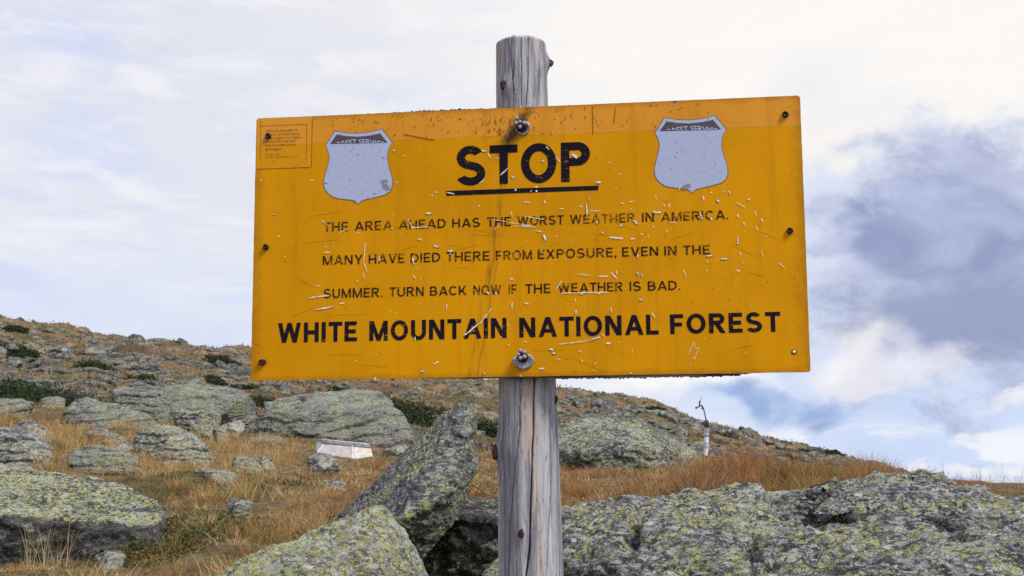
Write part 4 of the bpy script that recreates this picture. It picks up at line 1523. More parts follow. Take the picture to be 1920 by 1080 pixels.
# broad outcrop filling the lower right
oa = A((1010, 966, 4.75), (1060, 959, 4.75), (1110, 964, 4.75), (1140, 951, 4.85), (1240, 947, 4.9), (1310, 944, 4.95), (1420, 932, 5.0),
       (1010, 985, 4.45), (1090, 980, 4.40), (1200, 985, 4.2), (1350, 985, 4.1), (1010, 1120, 4.15), (1130, 1140, 3.75), (1300, 1150, 3.35), (1420, 1130, 3.3),
       (1010, 1010, 5.5), (1400, 990, 5.8))
ob = A((1280, 948, 4.9), (1380, 941, 5.0), (1460, 929, 5.05), (1600, 912, 5.1), (1700, 908, 5.15), (1780, 914, 5.2), (1850, 930, 5.15), (1930, 948, 5.1), (2040, 990, 5.0),
       (1280, 1150, 3.35), (1450, 1150, 3.15), (1700, 1160, 2.95), (1950, 1150, 3.05), (2120, 1120, 3.5), (1400, 975, 5.9), (1700, 960, 6.1), (2000, 1000, 5.9))
oc = A((1496, 948, 4.55), (1508, 930, 4.70), (1545, 914, 4.85), (1600, 903, 5.0), (1665, 898, 5.1), (1705, 912, 5.0), (1690, 938, 4.6), (1640, 953, 4.40), (1570, 958, 4.38), (1520, 956, 4.42),
       (1520, 992, 4.42), (1600, 985, 4.44), (1670, 985, 4.5))
od = A((1706, 912, 5.1), (1716, 899, 5.2), (1735, 895, 5.2), (1756, 902, 5.2), (1766, 918, 5.1), (1735, 930, 5.0), (1735, 915, 5.5))
oe = A((1836, 935, 5.0), (1850, 924, 5.1), (1880, 928, 5.1), (1908, 945, 5.0), (1870, 965, 4.9), (1870, 950, 5.4))
ck = [(A((1516, 1090, 3.55), (1530, 1060, 3.75), (1580, 1045, 3.86), (1640, 1030, 3.95), (1700, 1022, 4.0)), .018, .095),
      (A((1740, 975, 4.35), (1765, 985, 4.28), (1800, 990, 4.22), (1830, 1010, 4.05)), .026, .085),
      (A((1405, 1025, 3.95), (1412, 1050, 3.8), (1420, 1080, 3.6), (1470, 1040, 3.85)), .020, .085),
      (A((1230, 965, 4.5), (1200, 1000, 4.2), (1175, 1040, 4.0)), .022, .06),
      (A((1900, 1010, 4.1), (1960, 1060, 3.7)), .03, .09),
      (A((1300, 1005, 4.1), (1360, 1000, 4.15), (1420, 985, 4.3)), .022, .06)]
rock("outcrop", "broad knobbly grey outcrop with white and yellow lichen filling the lower right", [oa + down(oa[-6:], .5), ob + down(ob[9:], .45), oc, od, oe], .0082, 'outcrop', 1.7, 3, 1.0,
     (R_(12), R_(-14), 0), 2.6, (.19, .050), 7, cracks=ck, cat="rock outcrop")

# big flat boulder at the left edge
lb = A((-150, 876, 7.3), (0, 878, 7.3), (130, 895, 7.15), (225, 908, 7.0), (290, 936, 6.75), (310, 962, 6.5), (-150, 962, 6.2), (0, 965, 6.1), (150, 975, 6.1), (285, 985, 6.2),
       (-150, 1075, 6.25), (0, 1062, 6.2), (110, 1040, 6.2), (200, 1026, 6.22), (296, 1004, 6.35))
rock("flat_boulder", "large flat-topped boulder at the left edge, yellow lichen above and a dark face below", [lb + down(lb[:5], .95) + down(lb[10:], .9)], .0105, 'left', 1.5, 3, .5, (R_(8), 0, 0), 2.0, None, 8)


# boulders further back, each from its own outline
def px_rock(name, label, out, D, th, mtl, lean=.3, sink=.25, fit=.008, vox=None, seed=0, **kw):
    out = np.array(out, float)
    if fit:
        dd = np.linspace(D * .72, D * 1.35, 80)
        uc = out[:, 0].mean()
        vg = 895 - (G((uc - 960) / FPX * dd, dd) - EYE) / dd * FPX
        hit = np.nonzero(vg <= out[:, 1].max() + fit * FPX / dd)[0]
        D = (float(dd[hit[0]]) if len(hit) else float(dd[-1])) + .42 * th
    c_ = out.mean(0); h_ = np.ptp(out[:, 1]); vmax = out[:, 1].max(); vmin = out[:, 1].min()
    P_ = []
    for u_, v_ in out:
        f_ = (v_ - vmin) / h_
        P_.append(W(u_, v_, D - lean * th * f_))
    rj = np.random.default_rng(seed + 900)
    for u_, v_ in out:
        j1, j2 = rj.uniform(.30, .85), rj.uniform(.35, .70)
        P_.append(W(c_[0] + (u_ - c_[0]) * j1, c_[1] + (v_ - c_[1]) * j2 + .08 * h_, D - rj.uniform(.30, .62) * th))
        P_.append(W(c_[0] + (u_ - c_[0]) * .75, c_[1] + (v_ - c_[1]) * .75 + .12 * h_, D + .6 * th))
    size = (np.ptp(out[:, 0]) + h_) / 2 * D / FPX
    low = [p for p in P_ if p[2] < W(0, vmin + .6 * h_, D)[2]] or P_
    for p in list(low):
        P_.append(np.array([p[0], p[1], min(p[2] - sink * h_ * D / FPX, float(G(p[0], p[1])) - .10 * size)]))
    kw.setdefault('fac', 9 if size < 1.6 else 6)
    kw.setdefault('ledge', (max(.07, .22 * h_ * D / FPX), .030 * size ** .7))
    return rock(name, label, [P_], vox or max(.008, D * .00085), mtl, size, seed=seed, **kw)


FB = (R_(6), R_(-7), 0)
px_rock("boulder", "pale boulder with white and yellow crust standing in dry grass, left of centre", [(246, 822), (262, 806), (300, 797), (335, 797), (362, 808), (378, 828), (398, 845), (400, 858), (388, 868), (340, 868), (290, 852), (250, 838)], 10.2, .8, 'pale', seed=12, sm=2)
px_rock("boulder", "grey boulder at the left edge above the large flat boulder", [(-60, 815), (0, 803), (45, 808), (92, 818), (104, 835), (98, 860), (60, 872), (0, 880), (-60, 880)], 9.6, .9, 'grey', seed=13)
px_rock("boulder", "pyramid-shaped grey stone behind the left edge boulder", [(24, 806), (44, 786), (62, 790), (84, 802), (102, 818), (60, 830), (26, 824)], 11, .6, 'grey', seed=14, sm=2)
px_rock("flat_rock", "flat greenish slab lying in the grass left of the pale boulder", [(124, 856), (140, 843), (180, 838), (230, 846), (262, 860), (270, 872), (200, 884), (140, 878)], 9.0, .9, 'layer', seed=15, lean=.8)
px_rock("flat_rock", "small tilted layered rock behind the flat greenish slab", [(160, 812), (178, 803), (200, 806), (226, 818), (242, 830), (220, 836), (170, 830)], 11.3, .6, 'layer', seed=16)
px_rock("flat_rock", "low worn stone between the tilted layered rock and the pale boulder", [(205, 836), (235, 828), (252, 832), (258, 846), (230, 850), (205, 846)], 10.4, .5, 'grey', seed=61)
px_rock("layered_ledge", "layered grey ledge left of the wedge boulder", [(112, 770), (122, 754), (160, 746), (210, 756), (262, 770), (298, 792), (290, 804), (220, 802), (150, 796), (116, 784)], 15.5, 1.6, 'layer', seed=17, ledge=(.12, .03), foil=FB, k=5)
px_rock("wedge_boulder", "steep dark wedge boulder right of the layered ledge", [(188, 742), (214, 728), (258, 726), (310, 728), (322, 746), (330, 775), (326, 795), (306, 797), (270, 778), (225, 766), (196, 756)], 17, 1.6, 'layer', seed=18, sm=2)
px_rock("boulder", "blocky lichen-speckled boulder right of the wedge boulder", [(326, 776), (340, 768), (392, 772), (400, 790), (398, 812), (372, 822), (345, 806), (328, 796)], 14.5, 1.0, 'dome', seed=19, sm=2)
px_rock("boulder", "small leaning stone right of the blocky speckled boulder", [(384, 772), (410, 774), (416, 784), (400, 796), (388, 790)], 15.5, .6, 'dome', seed=20, sm=2)
px_rock("boulder", "dark low stone below the blocky speckled boulder", [(396, 800), (410, 797), (424, 806), (430, 824), (412, 828), (398, 818)], 13.6, .6, 'grey', seed=21, sm=2)
px_rock("flat_rock", "flat lichened stone left of the big layered outcrop", [(412, 800), (430, 792), (452, 790), (462, 798), (448, 808), (424, 812)], 16, .7, 'pale', seed=22, sm=2)
px_rock("layered_outcrop", "big layered grey outcrop behind the pale metal box", [(444, 830), (470, 800), (500, 762), (560, 744), (640, 738), (690, 732), (720, 738), (742, 762), (764, 792), (776, 806), (762, 830), (720, 840), (640, 836), (540, 832)], 25, 4.5, 'layer', seed=23, fit=0,
        ledge=(.22, .055), foil=FB, k=6, sm=2, cat="rock outcrop", lean=.6)
px_rock("layered_ledge", "long flat ledge behind the wedge boulder", [(300, 732), (340, 722), (420, 726), (480, 740), (484, 762), (430, 762), (340, 756), (310, 748)], 27, 3.5, 'layer', seed=24, fit=0, ledge=(.2, .04), foil=FB, k=6, lean=.8)
px_rock("layered_ledge", "low dark ledge at the left edge below the shrubs", [(-80, 752), (0, 748), (40, 750), (66, 756), (68, 770), (0, 776), (-80, 776)], 17.5, 1.6, 'layer', seed=25, ledge=(.12, .03), foil=FB, k=5)
px_rock("flat_rock", "flat grey rock between the left ledge and the layered ledge", [(68, 756), (82, 746), (106, 744), (124, 748), (118, 758), (84, 762)], 18.5, 1.0, 'layer', seed=26)
px_rock("boulder", "rounded grey stone in the grass below the flat lichened stone", [(430, 872), (440, 859), (462, 856), (482, 866), (496, 882), (480, 892), (440, 888)], 10.2, .5, 'pale', seed=27, sm=2)
px_rock("flat_rock", "flat pale stone just left of the rounded grey stone", [(360, 890), (378, 879), (405, 880), (432, 886), (450, 894), (420, 902), (370, 900)], 9.3, .6, 'grey', seed=28, lean=.7)
px_rock("boulder", "small half-buried stone right of the rounded grey stone", [(470, 862), (488, 854), (506, 860), (516, 874), (492, 880)], 12, .4, 'grey', seed=62, sm=2)
px_rock("dark_stone", "dark brown-grey stone standing in front of the pale metal box", [(566, 880), (574, 862), (598, 849), (620, 851), (632, 864), (638, 880), (610, 887), (580, 888)], 13.5, .6, 'grey', seed=29, sm=2)
px_rock("flat_rock", "sloping flat rock against the left side of the metal box", [(540, 850), (572, 841), (600, 838), (618, 846), (596, 856), (560, 858)], 20.5, .9, 'grey', seed=30, fit=0, lean=.8)
px_rock("flat_rock", "flat small grey stone in the grass left of the leaning slab", [(600, 908), (612, 902), (636, 902), (652, 908), (648, 917), (612, 918)], 8.8, .35, 'grey', seed=31, sm=2)
px_rock("flat_rock", "pinkish grey square stone among green ground plants", [(428, 942), (436, 938), (468, 938), (476, 944), (474, 960), (450, 966), (430, 956)], 6.9, .35, 'grey', seed=32, sm=2)
px_rock("flat_rock", "weathered stone in the grass below the large flat boulder", [(178, 1046), (196, 1034), (224, 1034), (236, 1044), (226, 1056), (192, 1062)], 5.5, .3, 'grey', seed=33, sm=2)
px_rock("flat_rock", "flat rock left of the layered outcrop, half covered by yellow grass", [(462, 826), (490, 816), (530, 820), (538, 830), (500, 838), (466, 836)], 20, 1.0, 'layer', seed=34, fit=0, lean=.8)
px_rock("flat_rock", "low stone at the lower right corner of the layered outcrop", [(716, 846), (740, 838), (770, 838), (776, 846), (750, 854), (722, 852)], 19, .7, 'grey', seed=35, fit=0)
px_rock("domed_boulder", "large domed boulder speckled with lichen behind the rusty grass, right of the post",
        [(1000, 838), (1030, 806), (1068, 790), (1110, 784), (1160, 784), (1210, 795), (1255, 818), (1290, 842), (1316, 862), (1310, 905), (1160, 930), (1000, 920)], 16.5, 3.6, 'dome', seed=36, fit=0, sm=4, lean=.35, rough=.8, fac=0, ledge=None)
px_rock("boulder", "dark squarish boulder behind the weather station pole", [(1268, 850), (1290, 838), (1330, 836), (1362, 846), (1380, 872), (1330, 886), (1280, 876)], 34, 2.0, 'hilldark', seed=37, sm=2, fit=0)
px_rock("boulder", "dark rock just right of the weather station pole", [(1376, 862), (1400, 848), (1440, 850), (1470, 862), (1490, 880), (1430, 892), (1384, 882)], 36, 2.0, 'hilldark', seed=38, sm=2, fit=0)
# skyline stones
px_rock("boulder", "rounded boulder breaking the skyline on the left hill", [(238, 640), (241, 629), (252, 624), (264, 626), (272, 636), (268, 642), (250, 643)], 88, 1.2, 'hilldark', seed=40, sm=2, fit=0)
px_rock("flat_rock", "flat ledge on the skyline right of the rounded boulder", [(268, 642), (285, 634), (310, 634), (324, 640), (316, 646), (285, 646)], 88, 1.5, 'hill', seed=41, sm=2, fit=0)
px_rock("cairn_rock", "dark two-lobed rock on the skyline near the sign's left edge", [(331, 642), (333, 634), (341, 632), (345, 638), (352, 640), (353, 645), (340, 646)], 88, .8, 'hilldark', seed=42, sm=2, fit=0)
px_rock("cairn_rock", "small pointed dark rock on the skyline far left", [(161, 628), (168, 620), (172, 620), (176, 630), (168, 633)], 90, .6, 'hilldark', seed=43, sm=2, fit=0)
px_rock("boulder", "small dark boulder on the skyline at the sign's left edge", [(425, 656), (429, 648), (436, 648), (440, 655), (434, 659)], 88, .6, 'hilldark', seed=44, sm=2, fit=0)
px_rock("cairn_rock", "small rock on the skyline right of the post", [(1127, 744), (1132, 739), (1141, 740), (1143, 747), (1134, 750)], 92, .7, 'hilldark', seed=45, sm=2, fit=0)
px_rock("flat_rock", "low rock outcrop on the right skyline above the domed boulder", [(1168, 756), (1182, 749), (1200, 752), (1212, 760), (1190, 766)], 92, 1.5, 'hill', seed=46, sm=2, fit=0)

# --- stones strewn over the hillside
protos = []
for k in range(14):
    r_ = np.random.default_rng(100 + k)
    n = int(r_.integers(11, 18))
    P_ = r_.normal(size=(n, 3)); P_ /= np.linalg.norm(P_, axis=1)[:, None]
    P_ *= np.array([.5, .42, .26]) * r_.uniform(.75, 1.1, (n, 1))
    P_[:, 0] += .35 * P_[:, 2]
    V_, N_, F_ = remeshed([hull_bm(P_)], .036, 2)
    V_ = facet(V_, 8, 50 + k, .74, .93); N_ = vnormals(V_, F_)
    V_ = V_ + N_ * (.024 * fbm(V_ * 4, 3, 200 + k) + .018 * ridged(V_ * np.array([5, 5, 14]), 3, 300 + k))[:, None]
    V_[:, 2] -= V_[:, 2].min() * .45
    protos.append((V_, F_))
pm_hill = [npmesh("hill_rock", V_, F_, True) for V_, F_ in protos]
for k, me in enumerate(pm_hill):
    me.materials.append(RM['hill'] if k % 7 else RM['hilldark'])

r_ = np.random.default_rng(77)
n = 60000
D = np.exp(r_.uniform(math.log(24), math.log(97), n))
u_ = r_.uniform(-420, 1780, n)
x = (u_ - 960) / FPX * D
z0 = 0 * x
dens = .20 + 1.1 * pn(np.stack([x * .11, D * .075, z0 + 3], -1), 1) + .6 * pn(np.stack([x * .33, D * .2, z0 + 9], -1), 2)
vv = 895 - (G(x, D) - EYE) / D * FPX
dens += np.where(u_ < 560, .30 * np.exp(-((vv - (680 + .08 * u_)) / 30) ** 2), 0)
dens += np.where((u_ > 1040) & (D > 45), .28, 0)
dens -= np.where((u_ > 1600) & (D < 60), 2, 0)
s_ = np.minimum(.17 * (1 - r_.random(n)) ** -.56, 1.5) * np.where(D > 55, 1.3, 1)
s_ = np.where((u_ > 1040) & (D > 80), np.minimum(s_, .8), s_)
s_ = np.where(D < 46, np.minimum(s_, .6), s_)
s_ = np.where((vv < 660) & (u_ < 500), np.minimum(s_, 1.0), s_)
keep = np.nonzero(dens > r_.uniform(0, 1, n))[0][:9000]
aa = r_.uniform(0, 6.28, n); kk_ = r_.integers(0, 14, n)
cand = [(s_[i] / D[i], s_[i], x[i], D[i], aa[i], int(kk_[i])) for i in keep]
cand.sort(reverse=True)
HZ = G(np.array([c_[2] for c_ in cand]), np.array([c_[3] for c_ in cand]))
HX = (G(np.array([c_[2] + .6 for c_ in cand]), np.array([c_[3] for c_ in cand])) - HZ) / .6
HY = (G(np.array([c_[2] for c_ in cand]), np.array([c_[3] + .6 for c_ in cand])) - HZ) / .6
cand = [c_ + (HZ[i], HX[i], HY[i]) for i, c_ in enumerate(cand)]
big = [c_ for c_ in cand if -60 < 960 + c_[2] / c_[3] * FPX < 1790][:285]
bigset = set(id(c_) for c_ in big)
small = [c_ for c_ in cand if id(c_) not in bigset]


def hill_xf(c_):
    _, s_, x, D, a, kk, z, gx_, gy_ = c_
    nrm = Vector((-gx_ * .7, -gy_ * .7, 1)).normalized()
    q = nrm.to_track_quat('Z', 'Y').to_matrix() @ Matrix.Rotation(a, 3, 'Z')
    return Vector((x, D, z - .04 * s_)), q


src = {}
for c_ in big:
    loc, q = hill_xf(c_)
    kk = c_[5]
    if kk not in src:
        o = link("hill_rock", pm_hill[kk])
        src[kk] = o
    else:
        o = src[kk].copy()
        COL.objects.link(o)
    o.location = loc
    o.rotation_euler = q.to_euler()
    zf = .55 + .5 * ((c_[4] * 7) % 1)
    o.scale = (c_[1] * 1.25, c_[1] * 1.0, c_[1] * zf)
    left = 960 + c_[2] / c_[3] * FPX < 990
    tag(o, "grey lichened rock strewn over the brown hillside " + ("left of the sign post" if left else "right of the sign post"), "rock",
        "rocks strewn over the hillside " + ("left of the post" if left else "right of the post"))
SV, SF, off = [], [], 0
lo = []
for k in range(6):
    r_ = np.random.default_rng(500 + k)
    P_ = r_.normal(size=(12, 3)); P_ /= np.linalg.norm(P_, axis=1)[:, None]
    P_ *= np.array([.55, .48, .32])
    V_, N_, F_ = remeshed([hull_bm(P_)], .11, 1)
    lo.append((V_, F_))
for c_ in small:
    loc, q = hill_xf(c_)
    V_, F_ = lo[c_[5] % 6]
    SV.append((V_ * c_[1]) @ np.array(q).T + np.array(loc)); SF.append(F_ + off); off += len(V_)
o = link("scattered_stones", npmesh("scattered_stones", np.concatenate(SV), np.concatenate(SF), True), RM['hill'])
tag(o, "countless small grey stones scattered through the turf of the hillside", "stones", kind='stuff')

# ------------------------------------------------------------------ vegetation
def frame_pts(n, d0, d1, u0, u1, seed):
    r_ = np.random.default_rng(seed)
    D = np.exp(r_.uniform(math.log(d0), math.log(d1), n))
    u_ = r_.uniform(u0, u1, n)
    return (u_ - 960) / FPX * D, D, u_, r_


def blades(name, x, y, h, w, col, seed, lean=.8, mtl=None, up=0.0, curl=1.0, z=None, az=None):
    """bent tapering blades of grass rooted on the ground"""
    n = len(x)
    r_ = np.random.default_rng(seed)
    z = (G(x, y) if z is None else z) - .01
    az_ = r_.uniform(0, 2 * np.pi, n) + .9 * pn(np.stack([x * .8, y * .8, 0 * x], -1), 77) * 3
    if az is not None:
        az_ = az + r_.normal(0, .55, n)
    tilt = np.clip(np.abs(r_.normal(lean, .32, n)), .03, 1.45)
    dirx, diry = np.cos(az_), np.sin(az_)
    fa = r_.uniform(0, 2 * np.pi, n)
    sx, sy = np.cos(fa), np.sin(fa)
    lv = np.array([0, .38, .72, 1.0])
    V_ = np.zeros((n, 7, 3), np.float32)
    px = np.zeros(n); pz = np.zeros(n)
    cur = tilt * .45
    pts = [(px.copy(), pz.copy())]
    for k in range(3):
        st = h * (lv[k + 1] - lv[k])
        px = px + np.sin(cur) * st; pz = pz + np.cos(cur) * st
        cur = cur + tilt * .42 * curl
        pts.append((px.copy(), pz.copy()))
    for k in range(3):
        ww = w * (1, .85, .55)[k] / 2
        for j, sg in enumerate((-1, 1)):
            V_[:, k * 2 + j, 0] = x + dirx * pts[k][0] + sx * ww * sg
            V_[:, k * 2 + j, 1] = y + diry * pts[k][0] + sy * ww * sg
            V_[:, k * 2 + j, 2] = z + pts[k][1]
    V_[:, 6, 0] = x + dirx * pts[3][0]; V_[:, 6, 1] = y + diry * pts[3][0]; V_[:, 6, 2] = z + pts[3][1]
    b = np.arange(n)[:, None] * 7
    Q = np.concatenate([b + np.array([[0, 1, 3, 2]]), b + np.array([[2, 3, 5, 4]])], 0)
    T = b + np.array([[4, 5, 6]])
    me = npmesh(name, V_.reshape(-1, 3), [Q, T], True)
    at = me.attributes.new("tone", 'FLOAT_COLOR', 'POINT')
    cc = np.ones((n, 7, 4), np.float32)
    cc[:, :, :3] = col[:, None, :]
    at.data.foreach_set('color', cc.ravel())
    return link(name, me, mtl or m_grass)


m_grass, t = mat("dry grass blades")
b = t.pbsdf(t.attr("tone"), .7, None, .15)
# thin blades let light through
tr = t.n.new('ShaderNodeBsdfTranslucent')
t.lk(t.attr("tone"), tr.inputs[0])
mx = t.n.new('ShaderNodeMixShader')
mx.inputs[0].default_value = .3
out = [n_ for n_ in t.n if n_.type == 'OUTPUT_MATERIAL'][0]
t.t.links.new(b.outputs[0], mx.inputs[1]); t.t.links.new(tr.outputs[0], mx.inputs[2]); t.t.links.new(mx.outputs[0], out.inputs[0])


def pick(pal, wts, n, r_, x=None, y=None, bias=None):
    pal = np.array(pal); wts = np.array(wts, float); wts /= wts.sum()
    k = r_.choice(len(pal), n, p=wts)
    c_ = pal[k] * r_.uniform(.72, 1.25, (n, 1))
    if bias is not None:
        c_ = c_ * (1 + .28 * bias[:, None])
    return np.clip(c_, .005, .9)


TAN, ORA, STR, BRN, GRN, RUST, PINK, DGR = (.42, .285, .125), (.40, .225, .075), (.58, .44, .23), (.17, .10, .05), (.17, .18, .055), (.34, .165, .075), (.46, .30, .19), (.06, .08, .026)


def tufts(nc, per, d0, d1, u0, u1, seed, pal, wts, hr, rad, keepf=None, wk=.00032):
    """clumped grass: tufts, each with its own height, tone and spread"""
    cx_, cy_, cu_, r_ = frame_pts(nc, d0, d1, u0, u1, seed)
    if keepf is not None:
        k_ = r_.random(nc) < keepf(cx_, cy_, cu_)
        cx_, cy_, cu_ = cx_[k_], cy_[k_], cu_[k_]
    nc = len(cx_)
    base = pick(pal, wts, nc, r_)
    hh_ = hr(cx_, cy_, cu_, r_) if callable(hr) else r_.uniform(hr[0], hr[1], nc)
    m_ = np.maximum(8, (per * r_.uniform(.4, 1.6, nc) * np.clip(hh_ / hh_.mean(), .4, 1.8))).astype(int)
    ii = np.repeat(np.arange(nc), m_)
    n = len(ii)
    a = r_.uniform(0, 2 * np.pi, n); q = np.abs(r_.normal(0, 1, n)) * rad * np.clip(hh_[ii] / hh_.mean(), .5, 1.6)
    x = cx_[ii] + q * np.cos(a); y = cy_[ii] + q * np.sin(a)
    h = hh_[ii] * r_.uniform(.45, 1.15, n)
    col = base[ii] * r_.uniform(.62, 1.28, (n, 1))
    mixk = r_.random(n) < .22
    col[mixk] = pick(pal, wts, int(mixk.sum()), r_)
    return x, y, h, np.maximum(.0022, y * wk) * r_.uniform(.7, 1.3, n), np.clip(col, .005, .9), a


def path_mask(x, y):
    """0 where feet have worn the turf bare"""
    p1 = np.array(W(200, 1075, 5.0)); p2 = np.array(W(330, 1040, 5.4))
    d_ = np.minimum(np.hypot((x - p1[0]) / .16, (y - p1[1]) / .2), np.hypot((x - p2[0]) / .12, (y - p2[1]) / .2))
    return sstep(d_, .6, 1.3)


# near and middle matted grass
x, y, u_, r_ = frame_pts(170000, 3.4, 27, -220, 2140, 21)
P_ = np.stack([x, y, 0 * x], -1)
cl = pn(P_ * 2.2, 11); cl2 = pn(P_ * .7, 12); fine_ = pn(P_ * 6, 14)
keep = (r_.random(len(x)) < np.clip(.72 + .5 * cl + .25 * cl2, .12, 1)) & (r_.random(len(x)) < .45 + .55 * path_mask(x, y))
x, y, u_, cl, cl2, fine_ = x[keep], y[keep], u_[keep], cl[keep], cl2[keep], fine_[keep]
n = len(x)
col = pick([TAN, ORA, STR, BRN, GRN, PINK], [4.5, 4, 2.4, 3.2, 1.0, 1.4], n, r_, bias=np.clip(1.5 * cl, -1, 1))
gm_ = sstep(cl2 + .5 * fine_, .28, .55)
gsel = r_.random(n) < gm_ * .6
col[gsel] = pick([GRN, DGR, (.24, .22, .07)], [3, 2, 3], int(gsel.sum()), r_)
cl3 = pn(np.stack([x * .30, y * .30, 0 * x], -1), 27) + .4 * fine_
k3 = sstep(cl3, -.35, .35)[:, None]
col = col * (np.array([.74, .68, .66]) * (1 - k3) + np.array([1.18, 1.17, 1.10]) * k3)
TR = np.array([W(215, 1085, 4.75), W(330, 1040, 5.35), W(470, 1000, 6.2), W(560, 930, 8.6), W(520, 892, 11.0), W(560, 868, 15.0)])[:, :2]
tdist = np.full(n, 9.)
pxy = np.stack([x, y], -1) + .12 * np.stack([cl, cl2], -1)
for a_, b_ in zip(TR[:-1], TR[1:]):
    ab = b_ - a_
    tt = np.clip(((pxy - a_) @ ab) / (ab @ ab), 0, 1)
    tdist = np.minimum(tdist, np.linalg.norm(pxy - a_ - tt[:, None] * ab, axis=1))
trod = 1 - sstep(tdist, .10, .38)          # a faint trodden line through the grass
col = col * (1 - .18 * trod[:, None])
h = r_.uniform(.04, .10, n) * (1 - .62 * trod) * (1 + .75 * np.clip(cl, -.7, 1)) * np.clip(.85 + .02 * y, .8, 1.2)
h *= 1 - .62 * sstep(u_, 1560, 1720) * sstep(y, 8, 10)
h *= 1 - .55 * (np.hypot((u_ - 645) / 70, (y - 17.3) / 1.2) < 1)
h *= 1 - .6 * ((u_ < 320) & (y > 5.4) & (y < 6.5))
w = np.maximum(.0024, y * .00034) * r_.uniform(.7, 1.3, n)
o = blades("grass", x, y, h, w, col, 31, lean=1.12)
tag(o, "matted dry tan and orange alpine grass between the boulders", "grass", kind='stuff')

# tufts standing out of it, straw, rust and olive
def short_(x, y, u, r_):
    h_ = r_.uniform(.05, .15, len(x)) * (1 + .5 * (r_.random(len(x)) < .15))
    h_ *= 1 - .6 * sstep(u, 1560, 1700) * sstep(y, 8, 10)
    h_ *= 1 - .5 * ((np.abs(u - 645) < 80) & (np.abs(y - 17.3) < 1.5))
    return h_ * (1 - .5 * ((u < 320) & (y > 5.3) & (y < 6.4)))


tf_ = tufts(1500, 75, 3.6, 24, -200, 2100, 121, [STR, TAN, ORA, BRN, (.24, .21, .08), RUST, GRN], [3, 4, 3, 2, 1.6, 1.3, 1.0], short_, .05)
o = blades("grass_tufts", *tf_[:5], 131, lean=1.0, az=tf_[5])
tag(o, "straw, rust and olive tufts of dry grass scattered between the boulders", "grass", kind='stuff')

# taller tufts behind the left boulders
x, y, u_, r_ = frame_pts(26000, 8.6, 19, -150, 560, 22)
P_ = np.stack([x, y, 0 * x], -1)
tu = pn(P_ * 1.4, 15)
k_ = r_.random(len(x)) < sstep(tu, .02, .35)
x, y, tu = x[k_], y[k_], tu[k_]
col = pick([ORA, TAN, STR, (.30, .25, .07)], [4, 3, 2, 1.4], len(x), r_, bias=tu)
o = blades("tussock_grass", x, y, r_.uniform(.16, .30, len(x)) * (.7 + .6 * np.clip(tu, 0, 1)), np.maximum(.003, y * .0003), col, 32, lean=.65)
tag(o, "taller orange tussock grass standing behind the left boulders", "grass", kind='stuff')

# rusty tall grass on the right
def rust_h(x, y, u, r_):
    tall = sstep(u, 1150, 1330) * (1 - .65 * sstep(u, 1600, 1740))
    return r_.uniform(.06, .15, len(x)) + tall * r_.uniform(.0, .24, len(x)) * np.clip(.7 + 1.3 * pn(np.stack([x * 1.5, y * 1.5, 0 * x], -1), 16), .1, 1.7)


def rust_k(x, y, u):
    return np.clip(.55 + .9 * pn(np.stack([x * 1.1, y * 1.1, 0 * x], -1), 19), .15, 1) * (.4 + .6 * sstep(u, 1040, 1200) * (1 - sstep(u, 1660, 1830)))


tf_ = tufts(760, 120, 7.4, 14.5, 1000, 1830, 123, [RUST, PINK, ORA, BRN, TAN, (.24, .20, .07), (.28, .12, .08), GRN], [4, 3.4, 2.6, 1.8, 2, 1.6, 1.8, .8], rust_h, .055, rust_k)
tf_ = tf_[:4] + (tf_[4] * np.array([1.0, .95, .90]),) + tf_[5:]
o = blades("rusty_grass", *tf_[:5], 133, lean=.72, az=tf_[5])
tag(o, "clumps of tall rusty brown grass along the back of the right outcrop", "grass", kind='stuff')

# wiry seed stems against the sky at the right
x, y, u_, r_ = frame_pts(420, 9.5, 13.5, 1560, 1960, 24)
col = pick([BRN, (.26, .17, .10), (.40, .28, .16)], [2, 2, 1], len(x), r_)
o = blades("seed_stems", x, y, r_.uniform(.16, .34, len(x)), np.full(len(x), .0030), col, 34, lean=.45, curl=1.4)
tag(o, "thin wiry seed stems standing against the sky at the right", "grass stems", kind='stuff')
x, y, u_, r_ = frame_pts(60, 5.55, 6.0, 60, 150, 25)
col = pick([STR, (.35, .30, .12)], [2, 2], len(x), r_)
o = blades("bent_grass", x, y, r_.uniform(.10, .26, len(x)), np.full(len(x), .0022), col, 35, lean=.4)
tag(o, "few tall pale grass blades against the dark face of the flat boulder", "grass", kind='stuff')

# turf texture over the hillside
x, y, u_, r_ = frame_pts(110000, 25, 100, -420, 1850, 26)
P_ = np.stack([x, y, 0 * x], -1)
c1 = pn(P_ * .16, 17); c2 = pn(P_ * .5, 18)
k_ = r_.random(len(x)) < np.clip(.6 + .6 * c2, .1, 1)
x, y, c1, c2, u_ = x[k_], y[k_], c1[k_], c2[k_], u_[k_]
n = len(x)
col = pick([TAN, ORA, BRN, (.30, .19, .10), PINK], [3, 3, 3, 3, 1], n, r_, bias=c2) * np.array([.46, .50, .54])
gs = r_.random(n) < sstep(c1 + .35 * c2, .02, .35) * .85
col[gs] = pick([(.11, .115, .04), (.16, .145, .06), (.06, .07, .028)], [2, 2, 1], int(gs.sum()), r_)
col *= (1 - .28 * sstep(u_, 950, 1100))[:, None]
o = blades("hill_turf", x, y, r_.uniform(.05, .13, n) * (1 + .006 * y), y * .00085 * r_.uniform(.6, 1.3, n), col, 36, lean=.8)
tag(o, "short brown and green turf covering the hillside", "turf", kind='stuff')


